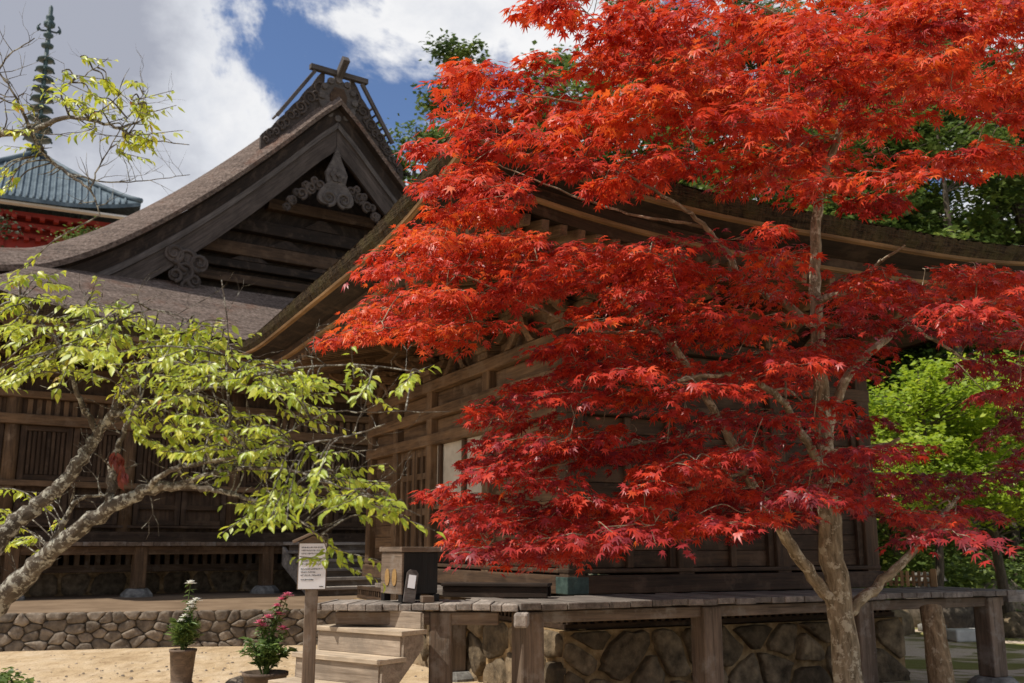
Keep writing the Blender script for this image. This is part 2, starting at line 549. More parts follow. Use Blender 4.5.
def mat_ground():
    m, t = new_mat('raked_sand_and_moss')
    g = t.n('ShaderNodeNewGeometry').outputs['Position']
    s = t.n('ShaderNodeSeparateXYZ', i={0: g})
    n1 = t.noise(t.mapping(g, (1, .55, 1)), 1.5, 8, 0.68, .5)
    n2 = t.noise(g, 45, 3, 0.7)
    n3 = t.noise(t.mapping(g, (1, 1.6, 1)), 0.55, 5, 0.65, 0.6)
    c = t.ramp(n1, [(0.28, (0.38, 0.265, 0.15)), (0.45, (0.55, 0.41, 0.25)), (0.58, (0.61, 0.475, 0.315)), (0.72, (0.69, 0.58, 0.43))])
    tr = t.noise(t.mapping(g, (1.0, .45, 1)), 5.5, 5, .7, .3)
    c = t.mix(.9, c, t.ramp(tr, [(.34, (.74, .70, .66)), (.50, (1, 1, 1)), (.70, (1.10, 1.10, 1.10))]), 'MULTIPLY')
    peb = t.ramp(n2, [(0.36, (0.72, 0.68, 0.64)), (0.6, (1, 1, 1))])
    c = t.mix(0.8, c, peb, 'MULTIPLY')
    # grey gravel and moss in the garden beyond the hall
    far = t.n('ShaderNodeMapRange', i={0: t.math('SUBTRACT', t.math('ADD', s.outputs[0], t.math('MULTIPLY', s.outputs[1], 0.25)), 6.4), 1: 0, 2: 1.4}).outputs[0]
    gar = t.ramp(n3, [(0.47, (0.60, 0.49, 0.39)), (0.53, (0.24, 0.22, 0.075)), (0.64, (0.19, 0.20, 0.05))])
    gar = t.mix(0.8, gar, peb, 'MULTIPLY')
    c = t.mix(far, c, gar)
    finish(t, c, 0.95, t.math('ADD', t.math('ADD', t.math('MULTIPLY', n2, 0.35), n1), tr), 0.8, 0.05, 0.15)
    return m


M['ground'] = mat_ground()
M['terrace'] = mat_noise('shade_toned_terrace_earth', [(0.13, 0.085, 0.05), (0.19, 0.128, 0.078), (0.25, 0.175, 0.11)], 1.4, 0.95, 0.3)  # shade lying on the terrace is put into this darker earth

# ------------------------------------------------------------------ ground
mb = MB()
xs = list(np.linspace(-400, -30, 6)) + list(np.linspace(-20, 20, 41)) + list(np.linspace(30, 400, 6))
ys = list(np.linspace(-60, -6, 4)) + list(np.linspace(-4, 30, 35)) + list(np.linspace(36, 900, 8))
vs, fs = [], []
for y in ys:
    for x in xs:
        vs.append((x, y, random.uniform(-0.012, 0.012) if 3 < y < 30 else -0.01))
nx = len(xs)
for j in range(len(ys) - 1):
    for i in range(nx - 1):
        fs.append((j * nx + i, j * nx + i + 1, (j + 1) * nx + i + 1, (j + 1) * nx + i))
mb.add(vs, fs, None, 0.0, True)
single('ground', mb, M['ground'], None, None, (0, 0, 0), kind='structure')


# ------------------------------------------------------------------ stones
def chaikin(poly, k=2):
    for _ in range(k):
        out = []
        n = len(poly)
        for i in range(n):
            a, b = poly[i], poly[(i + 1) % n]
            out.append((a[0] * .82 + b[0] * .18, a[1] * .82 + b[1] * .18))
            m = random.uniform(.4, .6)
            out.append((a[0] * m + b[0] * (1 - m), a[1] * m + b[1] * (1 - m)))
            out.append((a[0] * .18 + b[0] * .82, a[1] * .18 + b[1] * .82))
        poly = out
    return poly


def clip_half(poly, nx, nz, d):
    """keep the part of a polygon where nx*x + nz*z <= d"""
    out = []
    n = len(poly)
    for i in range(n):
        a, b = poly[i], poly[(i + 1) % n]
        da, db = nx * a[0] + nz * a[1] - d, nx * b[0] + nz * b[1] - d
        if da <= 0:
            out.append(a)
        if da * db < 0:
            f = da / (da - db)
            out.append((a[0] + (b[0] - a[0]) * f, a[1] + (b[1] - a[1]) * f))
    return out


def stone_face(mb, P, a0, a1, z0, z1, rows, cw, depth, gap=0.012, jit=0.42, var=0.0, rough=.03):
    """irregular fitted stones on a wall face; P(a, out, z) gives the point"""
    seeds = []
    h = (z1 - z0) / rows
    for r in range(rows):
        a = a0 + random.uniform(0, cw)
        while a < a1:
            if random.random() > var:
                seeds.append((a + random.uniform(-jit, jit) * cw * .6, z0 + h * (r + .5 + random.uniform(-jit, jit))))
            a += cw * random.uniform(.65, 1.35)
    k = cw / h
    for (sx, sz) in seeds:
        poly = [(a0, z0), (a1, z0), (a1, z1), (a0, z1)]
        for (qx, qz) in seeds:
            if (qx, qz) == (sx, sz) or abs(qx - sx) > 4 * cw:
                continue
            nx, nz = qx - sx, (qz - sz) * k * k
            L = math.hypot(nx, nz)
            if L < 1e-6:
                continue
            mx, mz = (qx + sx) / 2, (qz + sz) / 2
            poly = clip_half(poly, nx / L, nz / L, (nx * mx + nz * mz) / L - gap * random.uniform(.5, 1.3))
            if len(poly) < 3:
                break
        if len(poly) < 3:
            continue
        cx = sum(p[0] for p in poly) / len(poly)
        cz = sum(p[1] for p in poly) / len(poly)
        poly = chaikin(poly, 1)
        # break the outline up a little
        poly = [(cx + (x - cx) * (q := random.uniform(.97 - rough, 1.0 + rough * .5)), cz + (z - cz) * q) for x, z in poly]
        d = depth * random.uniform(.45, 1.2)
        n = len(poly)
        vs = []
        tx, tz = random.uniform(-.25, .25), random.uniform(-.25, .25)
        for sc, dd in ((1.0, -.02), (.985, d * .6), (.93, d * .92), (.55, d)):
            for (x, z) in poly:
                nx, nz = cx + (x - cx) * sc, cz + (z - cz) * sc
                w = random.uniform(-1, 1) * d * .12 if dd > .01 else 0
                vs.append(P(nx, dd + w + (dd > .01) * (tx * (nx - cx) + tz * (nz - cz)) * .5, nz))
        vs.append(P(cx, d * 1.03, cz))
        fs = []
        for q in range(3):
            for i in range(n):
                i2 = (i + 1) % n
                fs.append((q * n + i, q * n + i2, (q + 1) * n + i2, (q + 1) * n + i))
        for i in range(n):
            fs.append((3 * n + i, 3 * n + (i + 1) % n, len(vs) - 1))
        mb.add(vs, fs, None, None, True)


# ------------------------------------------------------------------ leaves (numpy)
def leaf_mesh(name, T, tris, pos, tip, nor, size, rnd, mat, parent):
    """T: template verts (k,3) x across, y to the tip, z along the normal; one copy per leaf"""
    pos, tip, nor = map(lambda a: np.asarray(a, dtype=np.float64), (pos, tip, nor))
    size = np.asarray(size)[:, None, None]
    tip = tip / (np.linalg.norm(tip, axis=1, keepdims=True) + 1e-9)
    side = np.cross(tip, nor)
    side /= (np.linalg.norm(side, axis=1, keepdims=True) + 1e-9)
    nor = np.cross(side, tip)
    n, k = len(pos), len(T)
    T = np.repeat(T[None], n, 0)
    T[:, :, 2] *= rng.uniform(-.4, 2.6, (n, 1))          # some curl more, some cup upwards
    T[:, :, 0] *= rng.uniform(.78, 1.12, (n, 1))
    T[:, :, 2] += T[:, :, 0] * rng.normal(0, .16, (n, 1))
    V = pos[:, None, :] + size * (T[:, :, 0:1] * side[:, None, :] + T[:, :, 1:2] * tip[:, None, :] + T[:, :, 2:3] * nor[:, None, :])
    V = V.reshape(-1, 3)
    tris = np.asarray(tris)
    Fc = (tris[None] + (np.arange(n) * k)[:, None, None]).reshape(-1, 3)
    me = bpy.data.meshes.new(name)
    me.vertices.add(len(V))
    me.vertices.foreach_set('co', V.astype(np.float32).ravel())
    me.loops.add(Fc.size)
    me.loops.foreach_set('vertex_index', Fc.astype(np.int32).ravel())
    me.polygons.add(len(Fc))
    me.polygons.foreach_set('loop_start', np.arange(0, Fc.size, 3, dtype=np.int32))
    a = me.attributes.new('rnd', 'FLOAT', 'POINT')
    a.data.foreach_set('value', np.repeat(np.asarray(rnd, dtype=np.float32), k))
    me.update(calc_edges=True)
    me.validate()
    return part(name, me, mat, parent)


def maple_template():
    out = []
    lobes = [(-128, .42), (-82, .74), (-40, .95), (0, 1.08), (40, .95), (82, .74), (128, .42)]
    pts = []
    for i, (a, r) in enumerate(lobes):
        pts.append((a, r, -0.20 * r * r))
        if i < 6:
            b = lobes[i + 1][0]
            pts.append(((a + b) / 2, 0.36, 0.02))
    V = [(0, 0, 0.03)] + [(math.sin(R(a)) * r, math.cos(R(a)) * r, z) for a, r, z in pts] + [(0, -0.16, 0)]
    V = [(x, y + 0.25, z) for x, y, z in V]
    n = len(V)
    tr = [(0, i, i + 1) for i in range(1, n - 1)] + [(0, n - 1, 1)]
    return np.array(V), tr


def ovate_template(w=0.245):
    V = [(0, 0, 0), (-w * .8, .25, .05), (-w, .5, .07), (-w * .55, .78, .03), (0, 1.08, -.10), (w * .55, .78, .03), (w, .5, .07), (w * .8, .25, .05), (0, .5, 0)]
    tr = [(8, 0, 1), (8, 1, 2), (8, 2, 3), (8, 3, 4), (8, 4, 5), (8, 5, 6), (8, 6, 7), (8, 7, 0)]
    tr = [(a, c, b) for a, b, c in tr]
    return np.array(V), tr


def rhomb_template(w=0.34):
    V = [(0, 0, 0), (-w, .45, .06), (0, 1, -.05), (w, .45, .06), (0, .48, 0)]
    return np.array(V), [(0, 4, 1), (1, 4, 2), (0, 3, 4), (3, 2, 4)]


def needle_template():
    V, tr = [], []
    for k, a in enumerate((-62, -38, -15, 8, 30, 55)):
        d = (math.sin(R(a)), math.cos(R(a)))
        o = len(V)
        V += [(-d[1] * .085, d[0] * .085, 0), (d[1] * .085, -d[0] * .085, 0), (d[0], d[1], 0.1 * (k % 2) - 0.05)]
        tr.append((o, o + 1, o + 2))
    return np.array(V), tr


T_MAPLE, T_OV, T_RH, T_ND = maple_template(), ovate_template(), rhomb_template(), needle_template()


def smooth_path(pts, rad, n=5):
    """Catmull-Rom through pts"""
    pts = [Vector(p) for p in pts]
    P = [pts[0] * 2 - pts[1]] + pts + [pts[-1] * 2 - pts[-2]]
    out, rr = [], []
    for i in range(len(pts) - 1):
        a, b, c, d = P[i:i + 4]
        for k in range(n):
            t = k / n
            out.append(0.5 * ((2 * b) + (c - a) * t + (2 * a - 5 * b + 4 * c - d) * t * t + (3 * b - a - 3 * c + d) * t ** 3))
            rr.append(rad[i] * (1 - t) + rad[i + 1] * t)
    out.append(pts[-1])
    rr.append(rad[-1])
    return out, rr


# ================================================================== the near hall with its verandah
A = Vector((0.07, 9.27, 0))                     # verandah corner nearest the camera
ANG1 = 26.0
H1 = Fr((A.x, A.y), ANG1)                        # a runs right along the near face, b runs back along the left face
DK = 1.08                                        # verandah height
OV = 1.25                                        # verandah depth
LA, LB = 4.25, 6.8                                # wall lengths
hall = thing('temple_hall', 'near timber hall on a raised verandah behind the red maple, under thick mossy bark eaves', 'temple hall', (A.x, A.y, 0))
O1 = H1.p(OV, OV, 0)
W1 = Fr((O1.x, O1.y), ANG1)                      # frame with its origin at the wall corner

# --- roof and eaves -------------------------------------------------
OH = 2.25
hx, hy = LA / 2 + OH, LB / 2 + OH
cx, cy = LA / 2, LB / 2
ZE = 4.90


def ring(d, dz, n=36, k=0.0):
    """closed loop of points round the eaves, inset d, lowered dz"""
    pts = []
    ex, ey = hx - d, hy - d
    sides = [((-ex, -ey), (ex, -ey)), ((ex, -ey), (ex, ey)), ((ex, ey), (-ex, ey)), ((-ex, ey), (-ex, -ey))]
    for (p, q) in sides:
        L = math.hypot(q[0] - p[0], q[1] - p[1])
        for i in range(n):
            f = i / n
            x, y = p[0] + (q[0] - p[0]) * f, p[1] + (q[1] - p[1]) * f
            e = min(f, 1 - f) * L
            up = 0.34 * max(0, 1 - e / 3.4) ** 2.2
            pts.append(W1.p(cx + x, cy + y, ZE + up * (1 - 0.5 * d / OH) + dz))
    return pts


def wobble(pts, a):
    return [p + Vector((0, 0, random.uniform(-a, a))) for p in pts]


# bark slope
mb = MB()
levels = []
for k in np.linspace(0, 1, 15):
    ext = min(hx, hy) * k
    rp = []
    for i, p in enumerate(ring(0, 0, 36)):
        rel = p - W1.p(cx, cy, 0)
        x, y = rel.dot(W1.u), rel.dot(W1.v)
        sx = max(hx - ext, 0.02) / hx
        sy = (hy - ext) / hy
        z = ZE + (p.z - ZE) * (1 - k) ** 2 + 1.95 * k ** 1.35
        rp.append(W1.p(cx + x * sx, cy + y * sy, z))
    levels.append(rp)
for a_, b_ in zip(levels[:-1], levels[1:]):
    mb.strip(a_, b_, 0.3, True, None, True)
part('bark_roof', mb, M['bark_roof'], hall)
# thick trimmed edge
e0 = ring(0, 0.0, 200)
e0w = [p + Vector((0, 0, random.uniform(-0.03, 0.012))) for p in e0]
e1 = ring(0.03, -0.10, 200)
e2 = ring(0.07, -0.17, 200)
mb = MB()
mb.strip(e0w, wobble(e1, 0.008), 0.2, False, None, True)
mb.strip(e1, wobble(e2, 0.006), 0.2, False, None, True)
part('roof_edge', mb, M['bark_edge'], hall)
mb = MB()
mb.strip(ring(0.07, -0.172), ring(0.08, -0.202), 0.7, False, None, True)
mb.strip(ring(0.08, -0.202), ring(0.13, -0.212), 0.7, False, None, True)
part('eave_trim', mb, M['wood_gold'], hall)
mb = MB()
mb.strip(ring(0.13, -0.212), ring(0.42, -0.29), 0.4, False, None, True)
part('eave_soffit', mb, M['wood_shade_dark'], hall)  # under-eave darkness painted in with the near-black timber
mb = MB()
mb.strip(ring(0.42, -0.29), ring(0.44, -0.40), 0.55, False, None, True)
mb.strip(ring(0.44, -0.40), ring(0.50, -0.53), 0.55, False, None, True)
part('fascia_board', mb, M['wood_dark'], hall)
mb = MB()
mb.strip(ring(0.395, -0.395), ring(0.405, -0.43), 0.9, False, None, True)
mb.strip(ring(0.405, -0.43), ring(0.48, -0.436), 0.9, False, None, True)
mb.strip(ring(0.395, -0.395), ring(0.46, -0.390), 0.9, False, None, True)
part('eave_trim', mb, M['wood_gold'], hall)
mb = MB()
mb.strip(ring(0.50, -0.50), ring(OH + .25, -0.02), 0.3, False, None, True)
part('soffit_board', mb, M['wood_dark'], hall)
# rafters, near face and left face only (the two the camera side can see)
def rafter(p, q):
    mb = MB()
    mb.beam(p, q, 0.075, 0.10)
    part('rafter', mb, M['wood_brown'], hall, 0.006)


def eave_z(e, d, dz):
    return ZE + 0.34 * max(0, 1 - e / 3.4) ** 2.2 * (1 - 0.5 * d / OH) + dz


n1, n2 = 40, 50
for i in range(n1):
    x = -hx + 0.62 + (2 * hx - 1.24) * i / (n1 - 1)
    e = hx - abs(x)
    inner = min(OH + 0.1, e - 0.02)
    if inner > 0.7:
        rafter(W1.p(cx + x, cy - hy + 0.46, eave_z(e, .46, -0.545)), W1.p(cx + x, cy - hy + inner, eave_z(e, inner, -0.545 + 0.40 * (inner - .46) / 1.8)))
for i in range(n2):
    y = -hy + 0.62 + (2 * hy - 1.24) * i / (n2 - 1)
    e = hy - abs(y)
    inner = min(OH + 0.1, e - 0.02)
    if inner > 0.7:
        rafter(W1.p(cx - hx + 0.46, cy + y, eave_z(e, .46, -0.545)), W1.p(cx - hx + inner, cy + y, eave_z(e, inner, -0.545 + 0.40 * (inner - .46) / 1.8)))
# hip rafter over the corner
mb = MB()
mb.beam(W1.p(cx - hx + .42, cy - hy + .42, ZE + 0.34 * .9 - .62), W1.p(0.1, 0.1, 4.66), 0.14, 0.20)
part('hip_rafter', mb, M['wood_brown'], hall, 0.01)

# --- pillars ---------------------------------------------------------
PA = [0, 1.42, 2.83, 4.25]
PB = [2.05, 4.05, 5.5, 6.8]
spots = [(a, 0) for a in PA] + [(0, b) for b in PB] + [(LA, b) for b in PB]
for a, b in spots:
    mb = MB()
    s = 0.105
    W1.box(mb, a - s, a + s, b - s, b + s, DK + 0.004, 4.12)
    part('pillar', mb, M['wood_dark'] if b == 0 else M['wood_brown'], hall, 0.015)  # near-face pillars darker: that face's shade is in the colour
mb = MB()
W1.box(mb, -.138, .128, -.138, .128, DK + 0.006, DK + 0.19)
part('pillar_shoe', mb, M['copper'], hall, 0.012)

# --- beams -----------------------------------------------------------
def beams(name, mat, z0, z1, t, ext=0.0, both=True):
    mb = MB()
    W1.box(mb, -ext - t, LA + t, -t, t * 0.9, z0, z1)
    part(name, mb, mat[0], hall, 0.012)
    mb = MB()
    W1.box(mb, -t, t * 0.9, t * 0.9 + 0.002, LB + t, z0, z1)
    part(name, mb, mat[1], hall, 0.012)


DB = (M['wood_dark'], M['wood_brown'])  # shaded near face dark, lit left face brown: light put into timber colour
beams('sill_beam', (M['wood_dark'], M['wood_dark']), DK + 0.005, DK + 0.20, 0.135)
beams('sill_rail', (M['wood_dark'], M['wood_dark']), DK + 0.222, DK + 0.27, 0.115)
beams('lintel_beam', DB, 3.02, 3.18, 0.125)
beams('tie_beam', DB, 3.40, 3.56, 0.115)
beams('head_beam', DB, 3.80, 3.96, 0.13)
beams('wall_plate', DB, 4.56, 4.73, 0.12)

# --- bracket clusters on every pillar ---------------------------------
def bracket(a, b, na, nb):
    """stepped bearing block, boat-shaped arms and small blocks; (na, nb) points out of the wall"""
    mb = MB()
    W1.box(mb, a - .15, a + .15, b - .15, b + .15, 3.965, 4.05, None, 1.0)
    W1.box(mb, a - .19, a + .19, b - .19, b + .19, 4.05, 4.12)
    for lv, ln, z in ((0, .44, 4.125), (1, .66, 4.34)):
        for (ua, ub) in ((1, 0), (0, 1)):
            if lv == 1 and (ua, ub) == (0, 0):
                continue
            h = .085
            # arm with rounded-up ends, as a profile
            prof = []
            for f in np.linspace(-1, 1, 13):
                prof.append((f * ln, z + h * (max(0, abs(f) - .62) / .38) ** 1.6))
            poly = [W1.p(a + ua * x, b + ub * x, zz) for x, zz in prof] + [W1.p(a + ua * ln, b + ub * ln, z + .11), W1.p(a - ua * ln, b - ub * ln, z + .11)]
            off = (W1.v if ua else W1.u) * .11
            mb.prism([p - off / 2 for p in poly], off)
            for f in (-.86, 0, .86):
                W1.box(mb, a + ua * f * ln - .075, a + ua * f * ln + .075, b + ub * f * ln - .075, b + ub * f * ln + .075, z + .113, z + .172)
    # nose carved out of the corner
    for k, zz in enumerate((4.13, 4.34)):
        q = W1.p(a, b, zz)
        d = (W1.u * na + W1.v * nb).normalized()
        prof = [(0.1, 0), (.50 + .2 * k, .0), (.62 + .2 * k, .05), (.66 + .2 * k, .11), (.60 + .2 * k, .12), (.1, .12)]
        sd = d.cross(Vector((0, 0, 1)))
        mb.prism([q + d * x + Vector((0, 0, 1)) * z - sd * .05 for x, z in prof], sd * .10)
    part('bracket_cluster', mb, M['wood_brown'], hall, 0.01)


for a, b in spots:
    if a == LA and b > 0:
        continue
    na = -1 if a == 0 else 0
    nb = -1 if b == 0 else 0
    bracket(a, b, na, nb)
# frog-leg struts between brackets
for (a, b, along) in [(0, 1.03, 'b'), (0, 3.05, 'b'), (0, 4.78, 'b'), (0, 6.15, 'b'), (.72, 0, 'a'), (2.15, 0, 'a'), (3.6, 0, 'a')]:
    mb = MB()
    prof = [(-.42, 0), (-.34, .04), (-.16, .22), (-.10, .34), (.10, .34), (.16, .22), (.34, .04), (.42, 0), (.24, 0), (.10, .14), (0, .2), (-.10, .14), (-.24, 0)]
    d, o = (W1.v, W1.u) if along == 'b' else (W1.u, W1.v)
    q = W1.p(a, b, 3.97)
    mb.prism([q + d * x + Vector((0, 0, z)) - o * .13 for x, z in prof], o * .06)
    part('strut', mb, M['wood_brown'], hall, 0.006)

# --- wall panels --------------------------------------------------------
def panel_a(a0, a1, z0, z1, mat, out=-0.02, boards=6, horiz=True, name='wall_panel'):
    mb = MB()
    for k in range(boards):
        if horiz:
            W1.box(mb, a0, a1, out, out + .05, z0 + (z1 - z0) * k / boards + .003, z0 + (z1 - z0) * (k + 1) / boards - .003)
        else:
            W1.box(mb, a0 + (a1 - a0) * k / boards + .003, a0 + (a1 - a0) * (k + 1) / boards - .003, out, out + .05, z0, z1)
    part(name, mb, mat, hall, 0.004)


def panel_b(b0, b1, z0, z1, mat, out=-0.02, boards=6, horiz=True, name='wall_panel'):
    mb = MB()
    for k in range(boards):
        if horiz:
            W1.box(mb, out, out + .05, b0, b1, z0 + (z1 - z0) * k / boards + .003, z0 + (z1 - z0) * (k + 1) / boards - .003)
        else:
            W1.box(mb, out, out + .05, b0 + (b1 - b0) * k / boards + .003, b0 + (b1 - b0) * (k + 1) / boards - .003, z0, z1)
    part(name, mb, mat, hall, 0.004)


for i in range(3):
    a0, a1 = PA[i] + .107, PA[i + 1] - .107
    panel_a(a0, a1, DK + .275, 3.015, M['wood_dark'], 0.0, 9)  # near-face boards carry that side's shade in their darker timber
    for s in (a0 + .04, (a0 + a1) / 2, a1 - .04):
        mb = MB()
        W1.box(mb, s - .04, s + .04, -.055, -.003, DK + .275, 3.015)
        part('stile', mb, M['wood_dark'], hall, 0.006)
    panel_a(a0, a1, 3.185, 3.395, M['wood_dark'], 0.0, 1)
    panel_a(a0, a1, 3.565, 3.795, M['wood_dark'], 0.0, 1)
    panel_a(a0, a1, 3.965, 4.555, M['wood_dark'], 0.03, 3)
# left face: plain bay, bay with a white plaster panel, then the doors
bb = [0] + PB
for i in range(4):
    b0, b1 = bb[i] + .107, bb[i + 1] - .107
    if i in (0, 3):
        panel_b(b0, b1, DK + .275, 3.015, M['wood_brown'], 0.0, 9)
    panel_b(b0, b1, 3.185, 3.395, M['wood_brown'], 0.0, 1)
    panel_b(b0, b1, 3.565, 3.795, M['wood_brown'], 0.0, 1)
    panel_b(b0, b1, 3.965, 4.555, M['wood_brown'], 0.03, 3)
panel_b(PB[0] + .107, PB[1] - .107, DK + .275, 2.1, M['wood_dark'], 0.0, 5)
mb = MB()
W1.box(mb, 0.0, .05, PB[0] + .107, PB[1] - .107, 2.16, 3.015)
part('plaster_panel', mb, M['plaster'], hall)
for b in (2.9, 3.75):
    mb = MB()
    W1.box(mb, -.05, -.003, b - .045, b + .045, 2.16, 3.015)
    part('stile', mb, M['wood_dark'], hall, 0.005)
mb = MB()
W1.box(mb, -.06, .05, PB[0] + .107, PB[1] - .107, 2.10, 2.16)
part('rail', mb, M['wood_brown'], hall, 0.005)
for (b0, b1) in ((4.16, 4.77), (4.78, 5.39)):
    mb = MB()
    W1.box(mb, 0.0, .05, b0, b1, DK + .275, 3.015)
    door = part('door', mb, M['wood_dark'], hall, 0.004)
    mb = MB()
    for z0, z1 in ((DK + .275, DK + .39), (DK + .95, DK + 1.05), (DK + 1.48, DK + 1.57), (2.90, 3.015)):
        W1.box(mb, -.035, -.002, b0 + .1, b1 - .1, z0, z1)
    for q in (b0 + .002, b1 - .098, (b0 + b1) / 2 - .04):
        W1.box(mb, -.04, -.001, q, q + .096 if q != (b0 + b1) / 2 - .04 else q + .08, DK + .275, 3.015)
    part('door_frame', mb, M['wood_brown'], door, 0.005)
# back and right walls close the hall
mb = MB()
W1.box(mb, LA - .05, LA, .107, LB, DK, 4.52)
W1.box(mb, .05, LA - .05, LB - .05, LB, DK, 4.52)
part('wall', mb, M['wood_dark'], hall)
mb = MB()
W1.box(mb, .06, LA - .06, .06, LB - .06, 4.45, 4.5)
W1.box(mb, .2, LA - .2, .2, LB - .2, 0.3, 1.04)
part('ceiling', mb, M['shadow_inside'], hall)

# --- verandah ------------------------------------------------------------
DA1 = 6.55                                       # verandah runs past the wall on the right
LAND = Vector((-1.78, 9.40, 0))                  # far left end of the landing at the corner
ldir = (LAND - A).normalized()
lback = Vector((-ldir.y, ldir.x, 0))
if lback.y < 0:
    lback = -lback
mb = MB()
a = 0.0
while a < DA1:                                   # boards lie across, their ends make the edge
    w = random.uniform(.17, .27)
    e = -random.uniform(0.0, .025)
    top = DK + random.uniform(-.008, .006)
    H1.box(mb, a + .003, min(a + w, DA1) - .003, e, OV - .14, top - .062, top)
    a += w
part('verandah_floor', mb, M['wood_deck'], hall, 0.008)
# landing: boards run back from its own front edge
mb = MB()
Lw = (LAND - A).length
s = 0.012
while s < Lw:
    w = random.uniform(.10, .17)
    e = -random.uniform(0.0, .02)
    top = DK + random.uniform(-.008, .004)
    s1 = min(s + w, Lw)
    p = A + ldir * ((s + s1) / 2) + lback * (.36 + e) + Vector((0, 0, top - .032))
    lenb = .36
    mb.obox(p, ldir, lback, Vector((0, 0, 1)), (s1 - s) / 2 - .003, lenb, .031)
    s = s1
part('landing_floor', mb, M['wood_grey'], hall, 0.008)
# left face verandah behind the landing
mb = MB()
b = 1.7
while b < 5.6:
    w = random.uniform(.17, .27)
    H1.box(mb, 0.55, OV - .14, b + .003, b + w - .003, DK - .075, DK - .013)
    b += w
part('verandah_floor', mb, M['wood_deck'], hall, 0.008)
# edge beams
mb = MB()
H1.box(mb, .10, DA1 - .1, .09, .23, DK - .185, DK - .078)
part('edge_beam', mb, M['wood_post'], hall, 0.012)
mb = MB()
mb.beam(A + ldir * .2 + lback * .14 + Vector((0, 0, DK - .137)), A + ldir * (Lw - .15) + lback * .14 + Vector((0, 0, DK - .137)), .13, .115)
part('edge_beam', mb, M['wood_post'], hall, 0.012)
# carved beam nose sticking out at the corner
mb = MB()
c = A + lback * -.03 + Vector((.02, 0, DK - .135))
mb.obox(c, ldir, lback, Vector((0, 0, 1)), .062, .16, .062)
part('beam_nose', mb, M['wood_grey'], hall, 0.02)
# posts
posts = [(H1.p(.16, .16, 0), .115, ANG1), (H1.p(2.17, .16, 0), .115, ANG1), (H1.p(4.22, .16, 0), .115, ANG1), (H1.p(6.25, .16, 0), .115, ANG1),
         (A + ldir * .73 + lback * .15, .10, -3), (A + ldir * 1.70 + lback * .55, .06, -3),
         (H1.p(.8, 3.4, 0), .11, ANG1), (H1.p(.8, 5.4, 0), .11, ANG1)]
for p, s, an in posts:
    f = Fr((p.x, p.y), an)
    mb = MB()
    f.box(mb, -s, s, -s, s, 0.10, DK - .079, random.uniform(.3, .6))
    part('post', mb, M['wood_post'], hall, 0.018)
    mb = MB()
    prof = [(.30, -.05), (.29, .03), (.24, .075), (.20, .10), (.0, .101)]
    mb.lathe((p.x, p.y, 0), prof, 9, None, smooth=False)
    part('footing_stone', mb, M['stone_lantern'], hall, 0.03)

# --- foundation ------------------------------------------------------------
mb = MB()
W1.box(mb, -.25, LA + .25, -.25, -.10, -.1, .73)
W1.box(mb, -.25, -.10, -.10, LB + .2, -.1, .73)
W1.box(mb, LA + .10, LA + .25, -.10, LB + .2, -.1, .73)
base = part('foundation', mb, M['mortar'], hall)
mb = MB()
stone_face(mb, lambda a, o, z: W1.p(a, -.25 - o, z), -.25, LA + .25, -.05, .72, 2, .44, .085, .023, .48, .10, .09)
stone_face(mb, lambda a, o, z: W1.p(-.25 - o, a, z), -.25, LB, -.05, .72, 2, .44, .085, .023, .48, .10, .09)
part('foundation_stone', mb, M['stone_dark'], base)
# lattice vent between foundation and floor
mb = MB()
W1.box(mb, -.19, LA + .19, -.19, -.11, .74, .79)
W1.box(mb, -.19, LA + .19, -.19, -.11, .88, .93)
x = -.15
while x < LA + .15:
    W1.box(mb, x, x + .045, -.18, -.12, .79, .88)
    x += .105
W1.box(mb, -.19, -.11, -.105, LB + .19, .74, .79)
W1.box(mb, -.19, -.11, -.105, LB + .19, .88, .93)
x = -.1
while x < LB + .15:
    W1.box(mb, -.18, -.12, x, x + .045, .79, .88)
    x += .105
part('vent_lattice', mb, M['wood_dark'], hall)

# ================================================================== steps up to the landing
TD = Vector((-.80, .60, 0)).normalized()         # along a tread, to the left and back
DD = Vector((-.60, -.80, 0)).normalized()        # downwards, towards the camera
st0 = at(424, 607, 9.22)
st0.z = 0
st0 = st0 + DD * .02
steps = thing('wooden_stairs', 'short flight of worn pale timber steps just behind the notice board post', 'stairs', (st0.x, st0.y, 0))
NS, RISE, RUN, SW = 5, DK / 5.0, 0.26, 1.05
for k in range(1, NS):
    z = DK - k * RISE
    mb = MB()
    c = st0 + DD * (RUN * (k - .5) + .0) + TD * (SW / 2) + Vector((0, 0, z - .02))
    mb.obox(c, TD, DD, Vector((0, 0, 1)), SW / 2 + .03, RUN / 2 + .035, .021)
    part('tread', mb, M['wood_tread'], steps, 0.006)
for k in range(0, NS):
    z1 = DK - k * RISE - (.07 if k == 0 else .043)
    z0 = DK - (k + 1) * RISE + .002
    mb = MB()
    c = st0 + DD * (RUN * k - .005) + TD * (SW / 2) + Vector((0, 0, (z0 + z1) / 2))
    mb.obox(c, TD, DD, Vector((0, 0, 1)), SW / 2 - .012, .014, (z1 - z0) / 2)
    part('riser', mb, M['wood_riser'], steps, 0.004)
